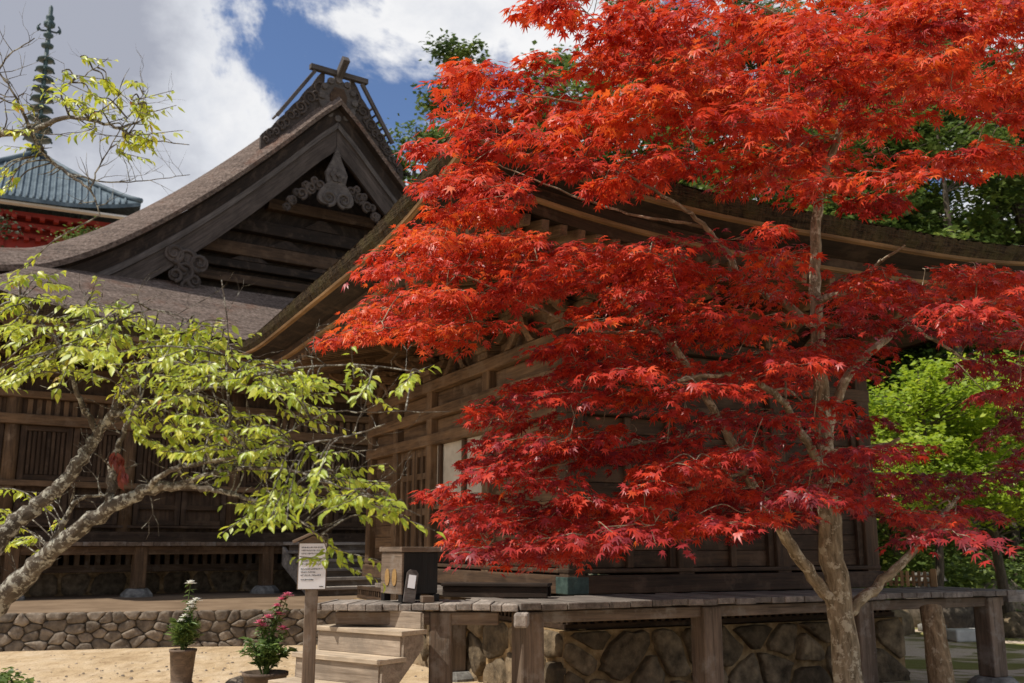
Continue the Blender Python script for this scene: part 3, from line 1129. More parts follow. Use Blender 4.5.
for sgn in (0, 1):
    mb = MB()
    q = st0 + TD * (SW * sgn + (-.012 if sgn else -.018 + .0))
    prof = []
    for k in range(0, NS):
        prof.append((RUN * k, DK - k * RISE - .075 if k == 0 else DK - k * RISE - .044))
        prof.append((RUN * k, DK - (k + 1) * RISE - .044))
    prof = [(0.0, DK - .08)]
    for k in range(1, NS):
        prof += [(RUN * (k - 1) + .0, DK - k * RISE - .044), (RUN * k - .01, DK - k * RISE - .044)]
    prof += [(RUN * (NS - 1) - .01, 0.0), (RUN * (NS - 1.9), 0.0), (0.0, DK - 1.75 * RISE)]
    mb.prism([q + DD * x + Vector((0, 0, z)) for x, z in prof], TD * .03)
    part('stringer', mb, M['wood_riser'], steps)

# low dark plank step in front of the left face's doors
c0, c1 = at(441, 596, 10.35), at(548, 594.5, 10.15)
d = (c1 - c0)
d.z = 0
mb = MB()
L = d.length
d.normalize()
n = Vector((-d.y, d.x, 0))
mid = (c0 + c1) / 2
mid.z = 0
mb.obox(mid + n * .14 + Vector((0, 0, DK + .128)), d, n, Vector((0, 0, 1)), L / 2, .15, .016)
mb.obox(mid + n * .03 + Vector((0, 0, DK + .058)), d, n, Vector((0, 0, 1)), L / 2 - .01, .018, .052)
mb.obox(mid + n * .27 + Vector((0, 0, DK + .058)), d, n, Vector((0, 0, 1)), L / 2 - .01, .018, .052)
single('plank_step', mb, M['wood_shade_dark'], 'low dark plank step on the verandah just right of the black offering box', 'step', (mid.x, mid.y, DK), bevel=.006)
# ================================================================== the great hall behind, on its stone terrace
ANG2 = 34.57
TZ = 0.56
P2 = at(143, 545, 21.0)
H2 = Fr((P2.x, P2.y), ANG2)
big = thing('temple_hall', 'great hall with a carved gable under its bark roof, behind the lime-green tree', 'temple hall', (P2.x, P2.y, TZ))
# terrace and its retaining wall (the wall line turns 14 degrees, as in the photo)
T0 = at(120, 645, 16.3)
TF = Fr((T0.x, T0.y), 14.0)
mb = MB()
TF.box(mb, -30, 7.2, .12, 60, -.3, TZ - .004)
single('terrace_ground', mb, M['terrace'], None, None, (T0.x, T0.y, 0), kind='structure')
rw = thing('retaining_wall', 'low dry stone retaining wall of the terrace behind the potted plants', 'stone wall', (T0.x, T0.y, 0))
mb = MB()
TF.box(mb, -30, 7.2, .02, .14, -.3, TZ - .03)
part('wall_core', mb, M['earth_gap'], rw)
mb = MB()
stone_face(mb, lambda a, o, z: TF.p(a, .03 - o, z), -14, 7.2, -.04, TZ + .01, 4, .23, .055, .003, .49, .12, .05)
part('stonework', mb, M['stone'], rw)

DZ2 = 1.665
# deck
mb = MB()
a = -9.0
while a < 10:
    w = random.uniform(.22, .36)
    H2.box(mb, a + .003, a + w - .003, -.02 - random.uniform(0, .02), 1.8, DZ2 - .085, DZ2 + random.uniform(-.006, .004))
    a += w
part('verandah_floor', mb, M['wood_post'], big, 0.008)
mb = MB()
H2.box(mb, -9, 10, .10, .26, DZ2 - .26, DZ2 - .09)
part('edge_beam', mb, M['wood_brown'], big, 0.012)
for a in (-7.26, -4.84, -2.42, 0.0, 2.75, 7.3):
    mb = MB()
    H2.box(mb, a - .13, a + .13, .06, .32, TZ + .16, DZ2 - .088, .5)
    part('post', mb, M['wood_brown'], big, 0.02)
    mb = MB()
    q = H2.p(a, .19, TZ)
    mb.lathe(q, [(.34, -.05), (.32, .05), (.25, .13), (.21, .16), (0, .161)], 9, smooth=False)
    part('footing_stone', mb, M['stone_lantern'], big, 0.03)
# foundation with ochre joints
mb = MB()
H2.box(mb, -9, 10, 1.45, 1.6, TZ - .1, TZ + .46)
f2 = part('foundation', mb, M['mortar'], big)
mb = MB()
stone_face(mb, lambda a, o, z: H2.p(a, 1.45 - o, z), -9, 10, TZ - .04, TZ + .45, 1, .62, .05, .03, .4)
part('foundation_stone', mb, M['stone_dark'], f2)
mb = MB()
H2.box(mb, -9, 10, 1.40, 1.5, TZ + .47, TZ + .62)
H2.box(mb, -9, 10, 1.40, 1.5, TZ + .86, TZ + .94)
x = -9
while x < 10:
    H2.box(mb, x, x + .10, 1.41, 1.49, TZ + .62, TZ + .86)
    x += .21
part('vent_lattice', mb, M['wood_post'], big)
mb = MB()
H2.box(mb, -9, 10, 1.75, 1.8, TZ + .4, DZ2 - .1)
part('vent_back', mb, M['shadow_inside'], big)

# walls of the great hall
WB = 1.75                                       # wall line
pil = [-7.26, -4.84, -2.42, 0.0, 2.42, 4.84, 7.26, 9.7]
for a in pil:
    mb = MB()
    q = H2.p(a, WB, DZ2)
    mb.tube([q, q + Vector((0, 0, 4.0))], [.17, .16], 14)
    part('pillar', mb, M['wood_brown'], big)
for (z0, z1, t, nm) in ((DZ2 + .004, DZ2 + .22, .20, 'sill_beam'), (DZ2 + .30, DZ2 + .36, .16, 'sill_rail'), (DZ2 + 1.15, DZ2 + 1.28, .19, 'wall_rail'), (DZ2 + 2.45, DZ2 + 2.67, .21, 'lintel_beam'), (DZ2 + 3.02, DZ2 + 3.18, .19, 'tie_beam'), (DZ2 + 3.5, DZ2 + 3.75, .2, 'head_beam')):
    mb = MB()
    H2.box(mb, -9, 10, WB - t, WB - .02, z0, z1)
    part(nm, mb, M['wood_dark'] if z0 < DZ2 + 1 else M['wood_brown'], big, 0.015)  # upper beams browner: warm light on the wall put into their colour
for i in range(len(pil) - 1):
    a0, a1 = pil[i] + .165, pil[i + 1] - .165
    mb = MB()
    H2.box(mb, a0, a1, WB - .01, WB + .06, DZ2 + .22, DZ2 + 3.5)
    part('wall_panel', mb, M['wood_dark'], big)
    m_ = (a0 + a1) / 2
    for (p, q) in ((a0, m_ - .01), (m_ + .01, a1)):
        # panelled door leaf below, upright lattice above
        mb = MB()
        for s0, s1 in ((p, p + .12), (q - .12, q)):
            H2.box(mb, s0, s1, WB - .10, WB - .012, DZ2 + .37, DZ2 + 2.45)
        for zz in (.37, .72, 1.29, 2.33):
            H2.box(mb, p + .121, q - .121, WB - .095, WB - .012, DZ2 + zz, DZ2 + zz + .11)
        n_ = 8
        for k in range(n_):
            xx = p + .14 + (q - p - .28) * (k + .5) / n_
            H2.box(mb, xx - .032, xx + .032, WB - .07, WB - .013, DZ2 + 1.41, DZ2 + 2.325)
        part('door', mb, M['wood_dark'], big, 0.006)
    mb = MB()
    for k in range(11):
        xx = a0 + .05 + (a1 - a0 - .1) * (k + .5) / 11
        H2.box(mb, xx - .05, xx + .05, WB - .06, WB - .013, DZ2 + 2.68, DZ2 + 3.01)
    part('transom', mb, M['wood_brown'], big, 0.005)
mb = MB()
H2.box(mb, -9, -8.9, WB, 12, TZ, 7)
H2.box(mb, 9.9, 10, WB, 12, TZ, 7)
H2.box(mb, -9, 10, 11.9, 12, TZ, 7)
part('wall', mb, M['wood_dark'], big)

mb = MB()
H2.box(mb, -9, 10, WB + .07, WB + .15, DZ2 + 3.0, 6.35)
part('wall', mb, M['wood_dark'], big)

# lower roof: a skirt of bark sweeping from the gable foot to the eave
EV, EZ = -.75, 6.0                              # eave line
GV, GZ = 2.95, 8.05                             # foot of the gable
EA0, EA1 = -3.9, 15.5
def skirt(k, n=60):
    out = []
    for i in range(n + 1):
        f = i / n
        a0 = EA0 + 1.9 * k
        a1 = EA1 - 1.9 * k
        a = a0 + (a1 - a0) * f
        e = min(f, 1 - f) * (a1 - a0)
        up = .55 * max(0, 1 - e / 5.0) ** 2 * (1 - k)
        out.append(H2.p(a, EV + (GV - EV) * k, EZ + (GZ - EZ) * k ** 1.15 + up))
    return out
mb = MB()
ks = np.linspace(0, 1, 9)
for a_, b_ in zip(ks[:-1], ks[1:]):
    mb.strip(skirt(a_), skirt(b_), .3)
part('skirt_roof', mb, M['bark_roof'], big)
def eave2(d, dz, n=60):
    return [p + H2.v * d + Vector((0, 0, dz)) for p in skirt(0, n)]
mb = MB()
mb.strip(eave2(0, 0), eave2(.10, -.26), .3, False)
part('roof_edge', mb, M['bark_edge'], big)
mb = MB()
mb.strip(eave2(.10, -.262), eave2(.13, -.34), .3, False)
mb.strip(eave2(.13, -.34), eave2(.4, -.36), .3, False)
mb.strip(eave2(.4, -.36), eave2(.44, -.52), .3, False)
part('eave_trim', mb, M['wood_brown'], big)
mb = MB()
mb.strip(eave2(.44, -.50), [H2.p(EA0 + (EA1 - EA0) * i / 60, WB + .3, 5.75) for i in range(61)], .3, False)
part('soffit_board', mb, M['wood_dark'], big)
for i in range(64):
    a = EA0 + .3 + (EA1 - EA0 - .6) * i / 63
    if a > 11:
        continue
    e = min(a - EA0, EA1 - a)
    up = .55 * max(0, 1 - e / 5.0) ** 2
    mb = MB()
    mb.beam(H2.p(a, EV + .42, EZ + up - .58), H2.p(a, WB, 5.62), .10, .13)
    part('rafter', mb, M['wood_brown'], big)
for a in pil[2:]:
    mb = MB()
    H2.box(mb, a - .26, a + .26, WB - .30, WB + .2, DZ2 + 3.755, DZ2 + 3.9)
    for k in range(2):
        L_ = .55 + .25 * k
        z = DZ2 + 3.92 + .22 * k
        poly = [(x * L_, z + .11 * (max(0, abs(x) - .6) / .4) ** 1.6) for x in np.linspace(-1, 1, 11)] + [(L_, z + .15), (-L_, z + .15)]
        mb.prism([H2.p(a + x, WB - .2, zz) for x, zz in poly], H2.v * .16)
        mb.prism([H2.p(a, WB + x, zz) for x, zz in poly], H2.u * .16)
        for x in (-.85, 0, .85):
            H2.box(mb, a + x * L_ - .1, a + x * L_ + .1, WB - .24, WB - .02, z + .152, z + .218)
    part('bracket_cluster', mb, M['wood_brown'], big, .01)
# left return of the skirt roof
mb = MB()
for a_, b_ in zip(ks[:-1], ks[1:]):
    def lret(k):
        return [H2.p(EA0 + 1.9 * k, EV + (GV - EV) * k + (14 - (GV - EV) * k) * j / 20, EZ + (GZ - EZ) * k ** 1.15 + .55 * max(0, 1 - (j / 20 * 14) / 5) ** 2 * (1 - k)) for j in range(21)]
    mb.strip(lret(a_), lret(b_), .3)
part('skirt_roof', mb, M['bark_roof'], big)

# --- main roof with the carved gable ------------------------------------------
AP, HW, ZB, ZT = 5.17, 7.498, 7.813, 13.919         # apex position, half width, foot and top of the bark
def prof(s):                                    # s in [-1, 1]
    k = min(abs(s), 1.0)
    z = ZB + (ZT - ZB) * (1 - k) ** 1.366
    return z - .10 * math.exp(-(k / .05) ** 2) - max(0, abs(s) - 1) * 1.2
BV = 2.45                                       # front of the bark edge
SS = np.linspace(-1.42, 1.42, 121)
def gcurve(v, dz, scale=1.0, dn=0.0, ss=SS):
    return [H2.p(AP + s * HW * scale, v, prof(s) + dz) for s in ss]
RL = 13.0
mb = MB()
vv = [0, .12, .3, .55, .85, 1.2, 1.6, 2.0, 4, 6, 8, 10, RL]
roll = lambda v: .78 * (1 - max(0, 1 - v / 2.0) ** 2.4)      # the verge rolls over towards the gable
for va, vb in zip(vv[:-1], vv[1:]):
    mb.strip(gcurve(BV + va, roll(va)), gcurve(BV + vb, roll(vb)), .4)
part('main_roof', mb, M['bark_roof'], big)
mb = MB()
mb.strip(gcurve(BV, 0.0), gcurve(BV + .03, -.14), .3, False)
part('roof_edge', mb, M['bark_roof'], big)
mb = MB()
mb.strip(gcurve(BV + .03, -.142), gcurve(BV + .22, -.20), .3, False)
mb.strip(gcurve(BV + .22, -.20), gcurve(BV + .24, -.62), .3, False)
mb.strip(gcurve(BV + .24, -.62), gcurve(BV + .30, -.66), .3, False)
part('verge_recess', mb, M['wood_shade_dark'], big)  # shade of the recess put into the colour
# barge boards, one each side, with a moulded upper band
def barge(ss, v, z0, z1, th, name, mat):
    top = [H2.p(AP + s * HW, v, prof(s) + z0) for s in ss]
    bot = [H2.p(AP + s * HW, v, prof(s) + z1) for s in ss]
    mb = MB()
    mb.strip(top, bot, .4, False)
    mb.strip([p + H2.v * th for p in top], [p + H2.v * th for p in bot], .4, False)
    mb.strip(bot, [p + H2.v * th for p in bot], .4, False)
    mb.strip(top, [p + H2.v * th for p in top], .4, False)
    return part(name, mb, mat, big)
for ss in (np.linspace(-.97, -.001, 40), np.linspace(.001, .97, 40)):
    barge(ss, BV + .20, -.60, -.78, .12, 'barge_moulding', M['wood_silver'])
    barge(ss, BV + .26, -.782, -1.42, .10, 'barge_board', M['wood_barge'])
mb = MB()
mb.strip(gcurve(BV + .36, -.70), gcurve(BV + 1.5, -.70), .3)
part('verge_soffit', mb, M['wood_dark'], big)
# recessed gable wall: stacked beams, the overhang's shade put into their colour
GWV = BV + 1.25
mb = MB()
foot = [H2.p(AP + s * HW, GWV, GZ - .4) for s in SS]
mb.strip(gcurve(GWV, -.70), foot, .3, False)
part('gable_wall', mb, M['wood_shade_dark'], big)
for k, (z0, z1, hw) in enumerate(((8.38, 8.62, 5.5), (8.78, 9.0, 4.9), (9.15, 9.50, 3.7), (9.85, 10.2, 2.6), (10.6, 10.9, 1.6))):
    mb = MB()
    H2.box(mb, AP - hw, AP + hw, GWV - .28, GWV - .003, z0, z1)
    part('gable_beam', mb, M['wood_shade_dark'] if k in (1, 3) else M['wood_dark'], big, .02)
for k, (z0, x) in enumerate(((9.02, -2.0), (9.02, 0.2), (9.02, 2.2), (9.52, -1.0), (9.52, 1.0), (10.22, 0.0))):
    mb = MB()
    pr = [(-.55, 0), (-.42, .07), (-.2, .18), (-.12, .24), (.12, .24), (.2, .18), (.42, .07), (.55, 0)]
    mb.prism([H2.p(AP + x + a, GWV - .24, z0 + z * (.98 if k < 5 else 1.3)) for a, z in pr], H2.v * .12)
    part('gable_strut', mb, M['wood_shade_dark'], big, .01)
# carved pendant under the apex: heart-shaped boss with a flower and scroll wings
def disc(mb, c, r, th, n=18, sy=1.0):
    mb.prism([c + H2.u * (r * math.cos(t)) + Vector((0, 0, r * sy * math.sin(t))) for t in np.linspace(0, 2 * math.pi, n, endpoint=False)], -H2.v * th)
def scroll(mb, c, r, turns, th, w, hand=1):
    pts, rad = [], []
    n = int(22 * turns)
    for i in range(n + 1):
        f = i / n
        t = hand * (f * turns * 2 * math.pi) - math.pi / 2
        rr = r * (1 - .82 * f)
        pts.append(c + H2.u * (rr * math.cos(t)) + Vector((0, 0, rr * math.sin(t))) - H2.v * th)
        rad.append(w * (1 - .5 * f))
    mb.tube(pts, rad, 6)
gp = MB()
c = H2.p(AP, BV + .26, 11.72)
z_ = Vector((0, 0, 1))
body = []
for t in np.linspace(0, 2 * math.pi, 40, endpoint=False):
    x = .46 * math.sin(t) ** 3 * 1.15
    y = -(.50 * math.cos(t) - .2 * math.cos(2 * t) - .08 * math.cos(3 * t))
    body.append(c + H2.u * x + z_ * (y * .85 - .62))
gp.prism(body, -H2.v * .12)
gp.prism([c + H2.u * x + z_ * z for x, z in ((-.24, -.5), (-.33, -.05), (-.14, .35), (0, .75), (.14, .35), (.33, -.05), (.24, -.5))], -H2.v * .10)
for hd in (-1, 1):
    scroll(gp, c + H2.u * (hd * .23) + z_ * (-.80), .22, 1.6, .14, .055, -hd)
pend = part('gable_pendant', gp, M['wood_silver'], big, .012)
mb = MB()
for k in range(6):
    t = k * math.pi / 3
    disc(mb, c + H2.u * (.13 * math.cos(t)) + z_ * (.13 * math.sin(t) - .1) - H2.v * .10, .09, .06, 10)
disc(mb, c + z_ * -.1 - H2.v * .10, .07, .12, 10)
part('carved_flower', mb, M['wood_silver'], pend)
for hd in (-1, 1):
    mb = MB()
    for k, (x, z, r) in enumerate(((.48, -.46, .15), (.72, -.60, .17), (.98, -.80, .16), (1.22, -1.04, .13), (1.40, -1.26, .10), (.62, -.36, .10), (.88, -.54, .11), (1.12, -.80, .10), (1.32, -1.04, .09))):
        scroll(mb, c + H2.u * (hd * x) + z_ * z, r, 1.3, .06, .05, hd if k % 2 else -hd)
        disc(mb, c + H2.u * (hd * x) + z_ * z, r * .95, .04, 12)
    part('pendant_wing', mb, M['wood_barge'], pend)
# lower pendants on the barge boards
for hd in (-1, 1):
    mb = MB()
    s0 = .52
    q = H2.p(AP + hd * s0 * HW, BV + .26, prof(s0) - 1.35)
    for k, (x, z, r) in enumerate(((0, -.12, .30), (-.34, -.02, .24), (.30, -.18, .24), (-.08, -.44, .26), (.2, -.66, .18), (-.28, -.56, .17), (.02, -.80, .15))):
        scroll(mb, q + H2.u * (-hd * x) + z_ * z, r, 1.3, .06, .06, 1 if k % 2 else -1)
        disc(mb, q + H2.u * (-hd * x) + z_ * z, r * .95, .05, 12)
    part('barge_pendant', mb, M['wood_barge'], big)

ZR = ZT - .36
# --- ridge: box ridge with carved end, cross log and slanting wind braces ---------
RV = BV + .15
mb = MB()
for j in range(1):
    pr = [(-.95, -.62), (-.62, .10), (-.42, .62), (.42, .62), (.62, .10), (.95, -.62)]
    mb.prism([H2.p(AP + x, RV + .35, ZR + z) for x, z in pr], H2.v * (RL - .6))
part('ridge', mb, M['wood_silver'], big)
mb = MB()
q = H2.p(AP, RV + .33, ZR + .35)
body = [q + H2.u * (.52 * math.cos(t) * (1.12 if abs(math.sin(t)) < .7 else .92)) + z_ * (.62 * math.sin(t)) for t in np.linspace(0, 2 * math.pi, 28, endpoint=False)]
mb.prism(body, -H2.v * .22)
for t in np.linspace(0, 2 * math.pi, 12, endpoint=False):
    disc(mb, q + H2.u * (.50 * math.cos(t)) + z_ * (.58 * math.sin(t)) - H2.v * .18, .10, .10, 8)
orn = part('ridge_end_ornament', mb, M['wood_silver'], big, .01)
mb = MB()
mb.prism([q + H2.u * x + z_ * z - H2.v * .222 for x, z in ((-.2, -.3), (-.26, .1), (-.14, .34), (.14, .34), (.26, .1), (.2, -.3))], -H2.v * .05)
part('crest', mb, M['wood_dark'], orn)
for hd in (-1, 1):
    mb = MB()
    # a solid carved wing down the slope, its upper edge in lobes
    top, bot = [], []
    for f in np.linspace(0, 1, 25):
        x = .40 + 1.75 * f
        zz = prof(x / HW) + .55
        top.append(H2.p(AP + hd * x, RV + .28, zz + .62 * (1 - f) ** 1.5 + .12 + .06 * abs(math.sin(f * 15))))
        bot.append(H2.p(AP + hd * x, RV + .28, zz - .35))
    mb.prism(top + bot[::-1], -H2.v * .10)
    for k in range(6):
        f = .08 + k * .155
        x = hd * (.40 + 1.75 * f)
        zz = prof(abs(x) / HW) + .55 + .30 * (1 - f) ** 1.5
        scroll(mb, H2.p(AP + x, RV + .20, zz), .24 - .025 * k, 1.5, .04, .045, hd * (1 if k % 2 else -1))
        scroll(mb, H2.p(AP + x + hd * .13, RV + .20, zz - .22), .15 - .012 * k, 1.2, .04, .035, -hd)
    part('ridge_carving', mb, M['wood_barge'], big)
mb = MB()
mb.beam(H2.p(AP - .88, RV + .1, ZR + 1.12), H2.p(AP + .88, RV + .1, ZR + 1.12), .16, .15)
part('cross_log', mb, M['wood_silver'], big, .01)
mb = MB()
mb.beam(H2.p(AP, RV + .35, ZR + .9), H2.p(AP, RV - .35, ZR + 1.42), .2, .22)
part('ridge_log', mb, M['wood_silver'], big, .02)
for hd in (-1, 1):
    mb = MB()
    x1 = 1.75
    mb.beam(H2.p(AP + hd * .72, RV + .12, ZR + 1.04), H2.p(AP + hd * x1, RV + .12, prof(x1 / HW) + .95), .10, .10)
    for k in range(9):
        f = (k + .5) / 9
        p0 = H2.p(AP + hd * (.72 + (x1 - .72) * f), RV + .12, ZR + 1.04 + (prof(x1 / HW) + .95 - ZR - 1.04) * f)
        if k > 2:
            mb.beam(p0, p0 + H2.v * .5, .05, .05)
    part('wind_brace', mb, M['wood_silver'], big, .008)

# ================================================================== steps of the great hall
SA0 = 3.02
big_st = thing('wooden_stairs', 'broad flight of grey plank steps below the great hall, left of the offering box', 'stairs', H2.p(4.3, -.6, TZ))
nst = 6
for k in range(nst):
    z = TZ + (DZ2 - TZ) * (k + 1) / nst - .03
    v = -.02 - (nst - 1 - k) * .30
    mb = MB()
    H2.box(mb, SA0, SA0 + 3.3, v - .36, v - .03, z - .035, z + .03)
    part('tread', mb, M['wood_grey'], big_st, .01)
    mb = MB()
    H2.box(mb, SA0 + .05, SA0 + 3.25, v - .30, v - .27, z - (DZ2 - TZ) / nst + .034, z - .037)
    part('riser', mb, M['wood_post'], big_st, .005)
for a in (SA0 - .0, SA0 + 3.23):
    mb = MB()
    pr = [(-.03, DZ2 - .1), (-.03, DZ2 - .5), (-.03 - .30 * (nst - 1) + .1, TZ), (-.32 - .30 * (nst - 1), TZ), (-.32 - .30 * (nst - 1), TZ + .14)]
    mb.prism([H2.p(a, v, z) for v, z in pr], H2.u * .07)
    part('stringer', mb, M['wood_grey'], big_st, .005)

# ================================================================== pagoda far behind on the left
PG = Vector((-35.5, 70, 0))
G = Fr((PG.x, PG.y), 26.0)
pag = thing('pagoda', 'vermilion pagoda with a blue-grey tiled roof and tall bronze finial far behind the great hall', 'pagoda', (PG.x, PG.y, 0))
RA, RZ, RT = 7.0, 24.5, 29.95
def pring(k, n=24):
    pts = []
    h = RA * (1 - k) + .35 * k
    for (p, q) in (((-h, -h), (h, -h)), ((h, -h), (h, h)), ((h, h), (-h, h)), ((-h, h), (-h, -h))):
        for i in range(n):
            f = i / n
            e = min(f, 1 - f) * 2
            up = .75 * max(0, 1 - e / .8) ** 2 * (1 - k) ** 1.5
            pts.append(G.p(p[0] + (q[0] - p[0]) * f, p[1] + (q[1] - p[1]) * f, RZ + up + (RT - RZ) * k ** 1.12))
    return pts
mb = MB()
for a_, b_ in zip(np.linspace(0, 1, 9)[:-1], np.linspace(0, 1, 9)[1:]):
    mb.strip(pring(a_), pring(b_), .4, True, None, True)
mb.strip(pring(0), [p + Vector((0, 0, -.28)) for p in pring(0)], .3, False, None, True)
proof = part('tiled_roof', mb, M['tile'], pag)
mb = MB()
for face in range(4):
    fr = Fr((PG.x, PG.y), 26.0 + 90 * face)
    nr = 34
    for i in range(nr):
        x = -RA + .15 + (2 * RA - .3) * i / (nr - 1)
        pts, rad = [], []
        for k in np.linspace(0, 1, 9):
            h = RA * (1 - k) + .35 * k
            if abs(x) <= h + .02:
                e = (1 - abs(x) / h)
                up = .75 * max(0, 1 - e / .8) ** 2 * (1 - k) ** 1.5
                pts.append(fr.p(x, -h, RZ + up + (RT - RZ) * k ** 1.12 + .05))
                rad.append(.085)
        if len(pts) > 1:
            mb.tube(pts, rad, 6, .8)
    pts = [fr.p(-(RA * (1 - k) + .35 * k), -(RA * (1 - k) + .35 * k), RZ + .75 * (1 - k) ** 1.5 + (RT - RZ) * k ** 1.12 + .12) for k in np.linspace(0, 1, 12)]
    mb.tube(pts, [.2] * 12, 8, .9)
part('tile_ribs', mb, M['tile'], proof)
mb = MB()
for face in range(4):
    fr = Fr((PG.x, PG.y), 26.0 + 90 * face)
    fr.box(mb, -RA + .5, RA - .5, -RA + .3, -RA + .9, RZ - .40, RZ - .26)
part('eave_board', mb, M['white_paint'], pag)
mb = MB()
G.box(mb, -4.4, 4.4, -4.4, 4.4, 0, RZ - .3)
part('wall', mb, M['vermilion'], pag)
for lv in range(3):
    mb = MB()
    for face in range(4):
        fr = Fr((PG.x, PG.y), 26.0 + 90 * face)
        hh = 5.6 - lv * .45
        fr.box(mb, -hh, hh, -hh, -hh + .45, RZ - .9 - lv * .62, RZ - .6 - lv * .62)
        for i in range(13):
            x = -hh + .4 + (2 * hh - .8) * i / 12
            fr.box(mb, x - .16, x + .16, -hh - .28, -hh + .3, RZ - 1.15 - lv * .62, RZ - .91 - lv * .62)
    part('bracket_tier', mb, M['vermilion'], pag)
for face in (0, 3):
    fr = Fr((PG.x, PG.y), 26.0 + 90 * face)
    for x in (-4.3, -1.6, 1.6, 4.3):
        mb = MB()
        fr.box(mb, x - .22, x + .22, -4.62, -4.41, 10, RZ - 2.2)
        part('pillar', mb, M['vermilion'], pag)
    for x in (-2.95, 2.95):
        mb = MB()
        fr.box(mb, x - .8, x + .8, -4.48, -4.403, RZ - 5.6, RZ - 3.2)
        part('window', mb, M['copper'], pag)
# finial
fin = MB()
base_ = Vector((PG.x, PG.y, RT))
fin.lathe(base_, [(.62, -.3), (.62, .35), (.72, .36), (.72, .5), (.50, .55), (.48, .8), (.38, .95), (.18, 1.05), (.15, 12.2), (.05, 12.4)], 16)
finial = part('finial', fin, M['copper_dark'], pag)
z0 = 1.35
for k in range(9):
    mb = MB()
    r = .95 - .045 * k
    z = z0 + k * .80
    mb.lathe(base_, [(r * .55, z), (r, z + .03), (r * 1.02, z + .13), (r * .9, z + .2), (r * .5, z + .22)], 18)
    for q in range(4):
        t = q * math.pi / 2 + .4
        mb.lathe(base_ + Vector((math.cos(t) * r, math.sin(t) * r, 0)), [(.04, z - .16), (.09, z - .12), (.05, z + .02)], 6)
    part('finial_ring', mb, M['copper_dark'], finial)
mb = MB()
z = z0 + 9 * .80 + .2
mb.lathe(base_, [(.1, z), (.42, z + .15), (.46, z + .32), (.2, z + .5), (.16, z + .9), (.36, z + 1.05), (.36, z + 1.2), (.14, z + 1.4), (.12, z + 1.75)], 14)
for q in range(4):
    t = q * math.pi / 2 + .4
    d = Vector((math.cos(t), math.sin(t), 0))
    mb.tube([base_ + Vector((0, 0, z + 1.5)) + d * .1, base_ + d * .55 + Vector((0, 0, z + 1.45)), base_ + d * .78 + Vector((0, 0, z + 1.75)), base_ + d * .62 + Vector((0, 0, z + 2.0))], [.07, .08, .08, .05], 6)
    mb.lathe(base_ + d * .75, [(.03, z + 1.35), (.12, z + 1.5), (.13, z + 1.65), (.03, z + 1.8)], 8)
mb.lathe(base_, [(.12, z + 1.7), (.40, z + 1.9), (.42, z + 2.15), (.22, z + 2.35), (.30, z + 2.5), (.30, z + 2.7), (.02, z + 3.0)], 14)
part('finial_jewel', mb, M['copper_dark'], finial)
# ================================================================== small things
# notice board on its post
q = at(311, 600, 8.45)
q.z = 0
nb = thing('notice_board', 'white paper notice under a small wooden gable on a square post beside the steps', 'notice board', (q.x, q.y, 0))
NF = Fr((q.x, q.y), 9)
mb = MB()
NF.box(mb, -.052, .052, .02, .10, 0, 1.66)
part('post', mb, M['wood_post'], nb, .008)
mb = MB()
NF.box(mb, -.118, .118, .0, .018, 1.24, 1.60)
mb.prism([NF.p(x, 0.0, z) for x, z in ((-.118, 1.601), (.118, 1.601), (.118, 1.62), (0, 1.68), (-.118, 1.62))], NF.v * .018)
part('board', mb, M['wood_post'], nb, .003)
mb = MB()
NF.box(mb, -.110, .110, -.004, -.001, 1.245, 1.612)
pap = part('paper', mb, M['paper'], nb)
mb = MB()
LINES = [(1.585, .17), (1.56, .15), (1.535, .18), (1.50, .13), (1.475, .17), (1.45, .16), (1.41, .17), (1.385, .12), (1.36, .16), (1.325, .10)]
for z, L_ in LINES:
    mb = MB()
    x = -.092
    while x < -.092 + L_:
        w = random.uniform(.005, .009)
        for s in range(random.choice((2, 3))):
            zz = z - random.uniform(0, .011)
            NF.box(mb, x, x + w, -.0056, -.0046, zz, zz + .0018)
        NF.box(mb, x + w * random.uniform(.2, .7), x + w * random.uniform(.2, .7) + .0018, -.0062, -.0048, z - .011, z + .002)
        x += w + random.uniform(.002, .004)
    part('line_of_writing', mb, M['ink'], pap)
mb = MB()
NF.box(mb, .06, .095, -.0056, -.0046, 1.262, 1.268)
part('line_of_writing', mb, M['ink'], pap)
mb = MB()
for hd in (-1, 1):
    d0, d1 = NF.p(0, .02, 1.70), NF.p(hd * .165, .02, 1.625)
    mb.beam(d0, d1, .13, .022)
part('gable_roof', mb, M['wood_post'], nb, .004)

# offering box on the landing
q = at(401.5, 601, 9.44)
q.z = DK
BX = Fr((q.x, q.y), 34)
ob = thing('offering_box', 'black slatted offering box with two gold leaf crests, at the top of the near steps', 'offering box', q)
BW, BD, BH = .40, .42, .50
z0 = DK + .002
mb = MB()
BX.box(mb, .02, BW - .02, .02, BD - .02, z0 + .07, z0 + BH - .05)
part('body', mb, M['black_lacquer'], ob, .005)
mb = MB()
for k in range(9):
    x = .04 + (BW - .08) * k / 8
    BX.box(mb, x - .021, x + .0205, .008, .018, z0 + .075, z0 + BH - .055)
part('front_slats', mb, M['black_lacquer'], ob)
mb = MB()
BX.box(mb, -.004, .018, .0, BD, z0 + .07, z0 + BH - .05)
endp = part('end_panel', mb, M['wood_post'], ob, .004)
mb = MB()
for hd in (-1, 1):
    cc = BX.p(-.006, BD / 2 + hd * .072, z0 + .215)
    pts = []
    for t in np.linspace(0, 2 * math.pi, 24, endpoint=False):
        pts.append(cc + BX.v * (.045 * math.sin(t)) + Vector((0, 0, .075 * math.cos(t) * (1.12 if math.cos(t) > 0 else .95))))
    mb.prism(pts, -BX.u * .006)
part('crest', mb, M['gold'], endp)
mb = MB()
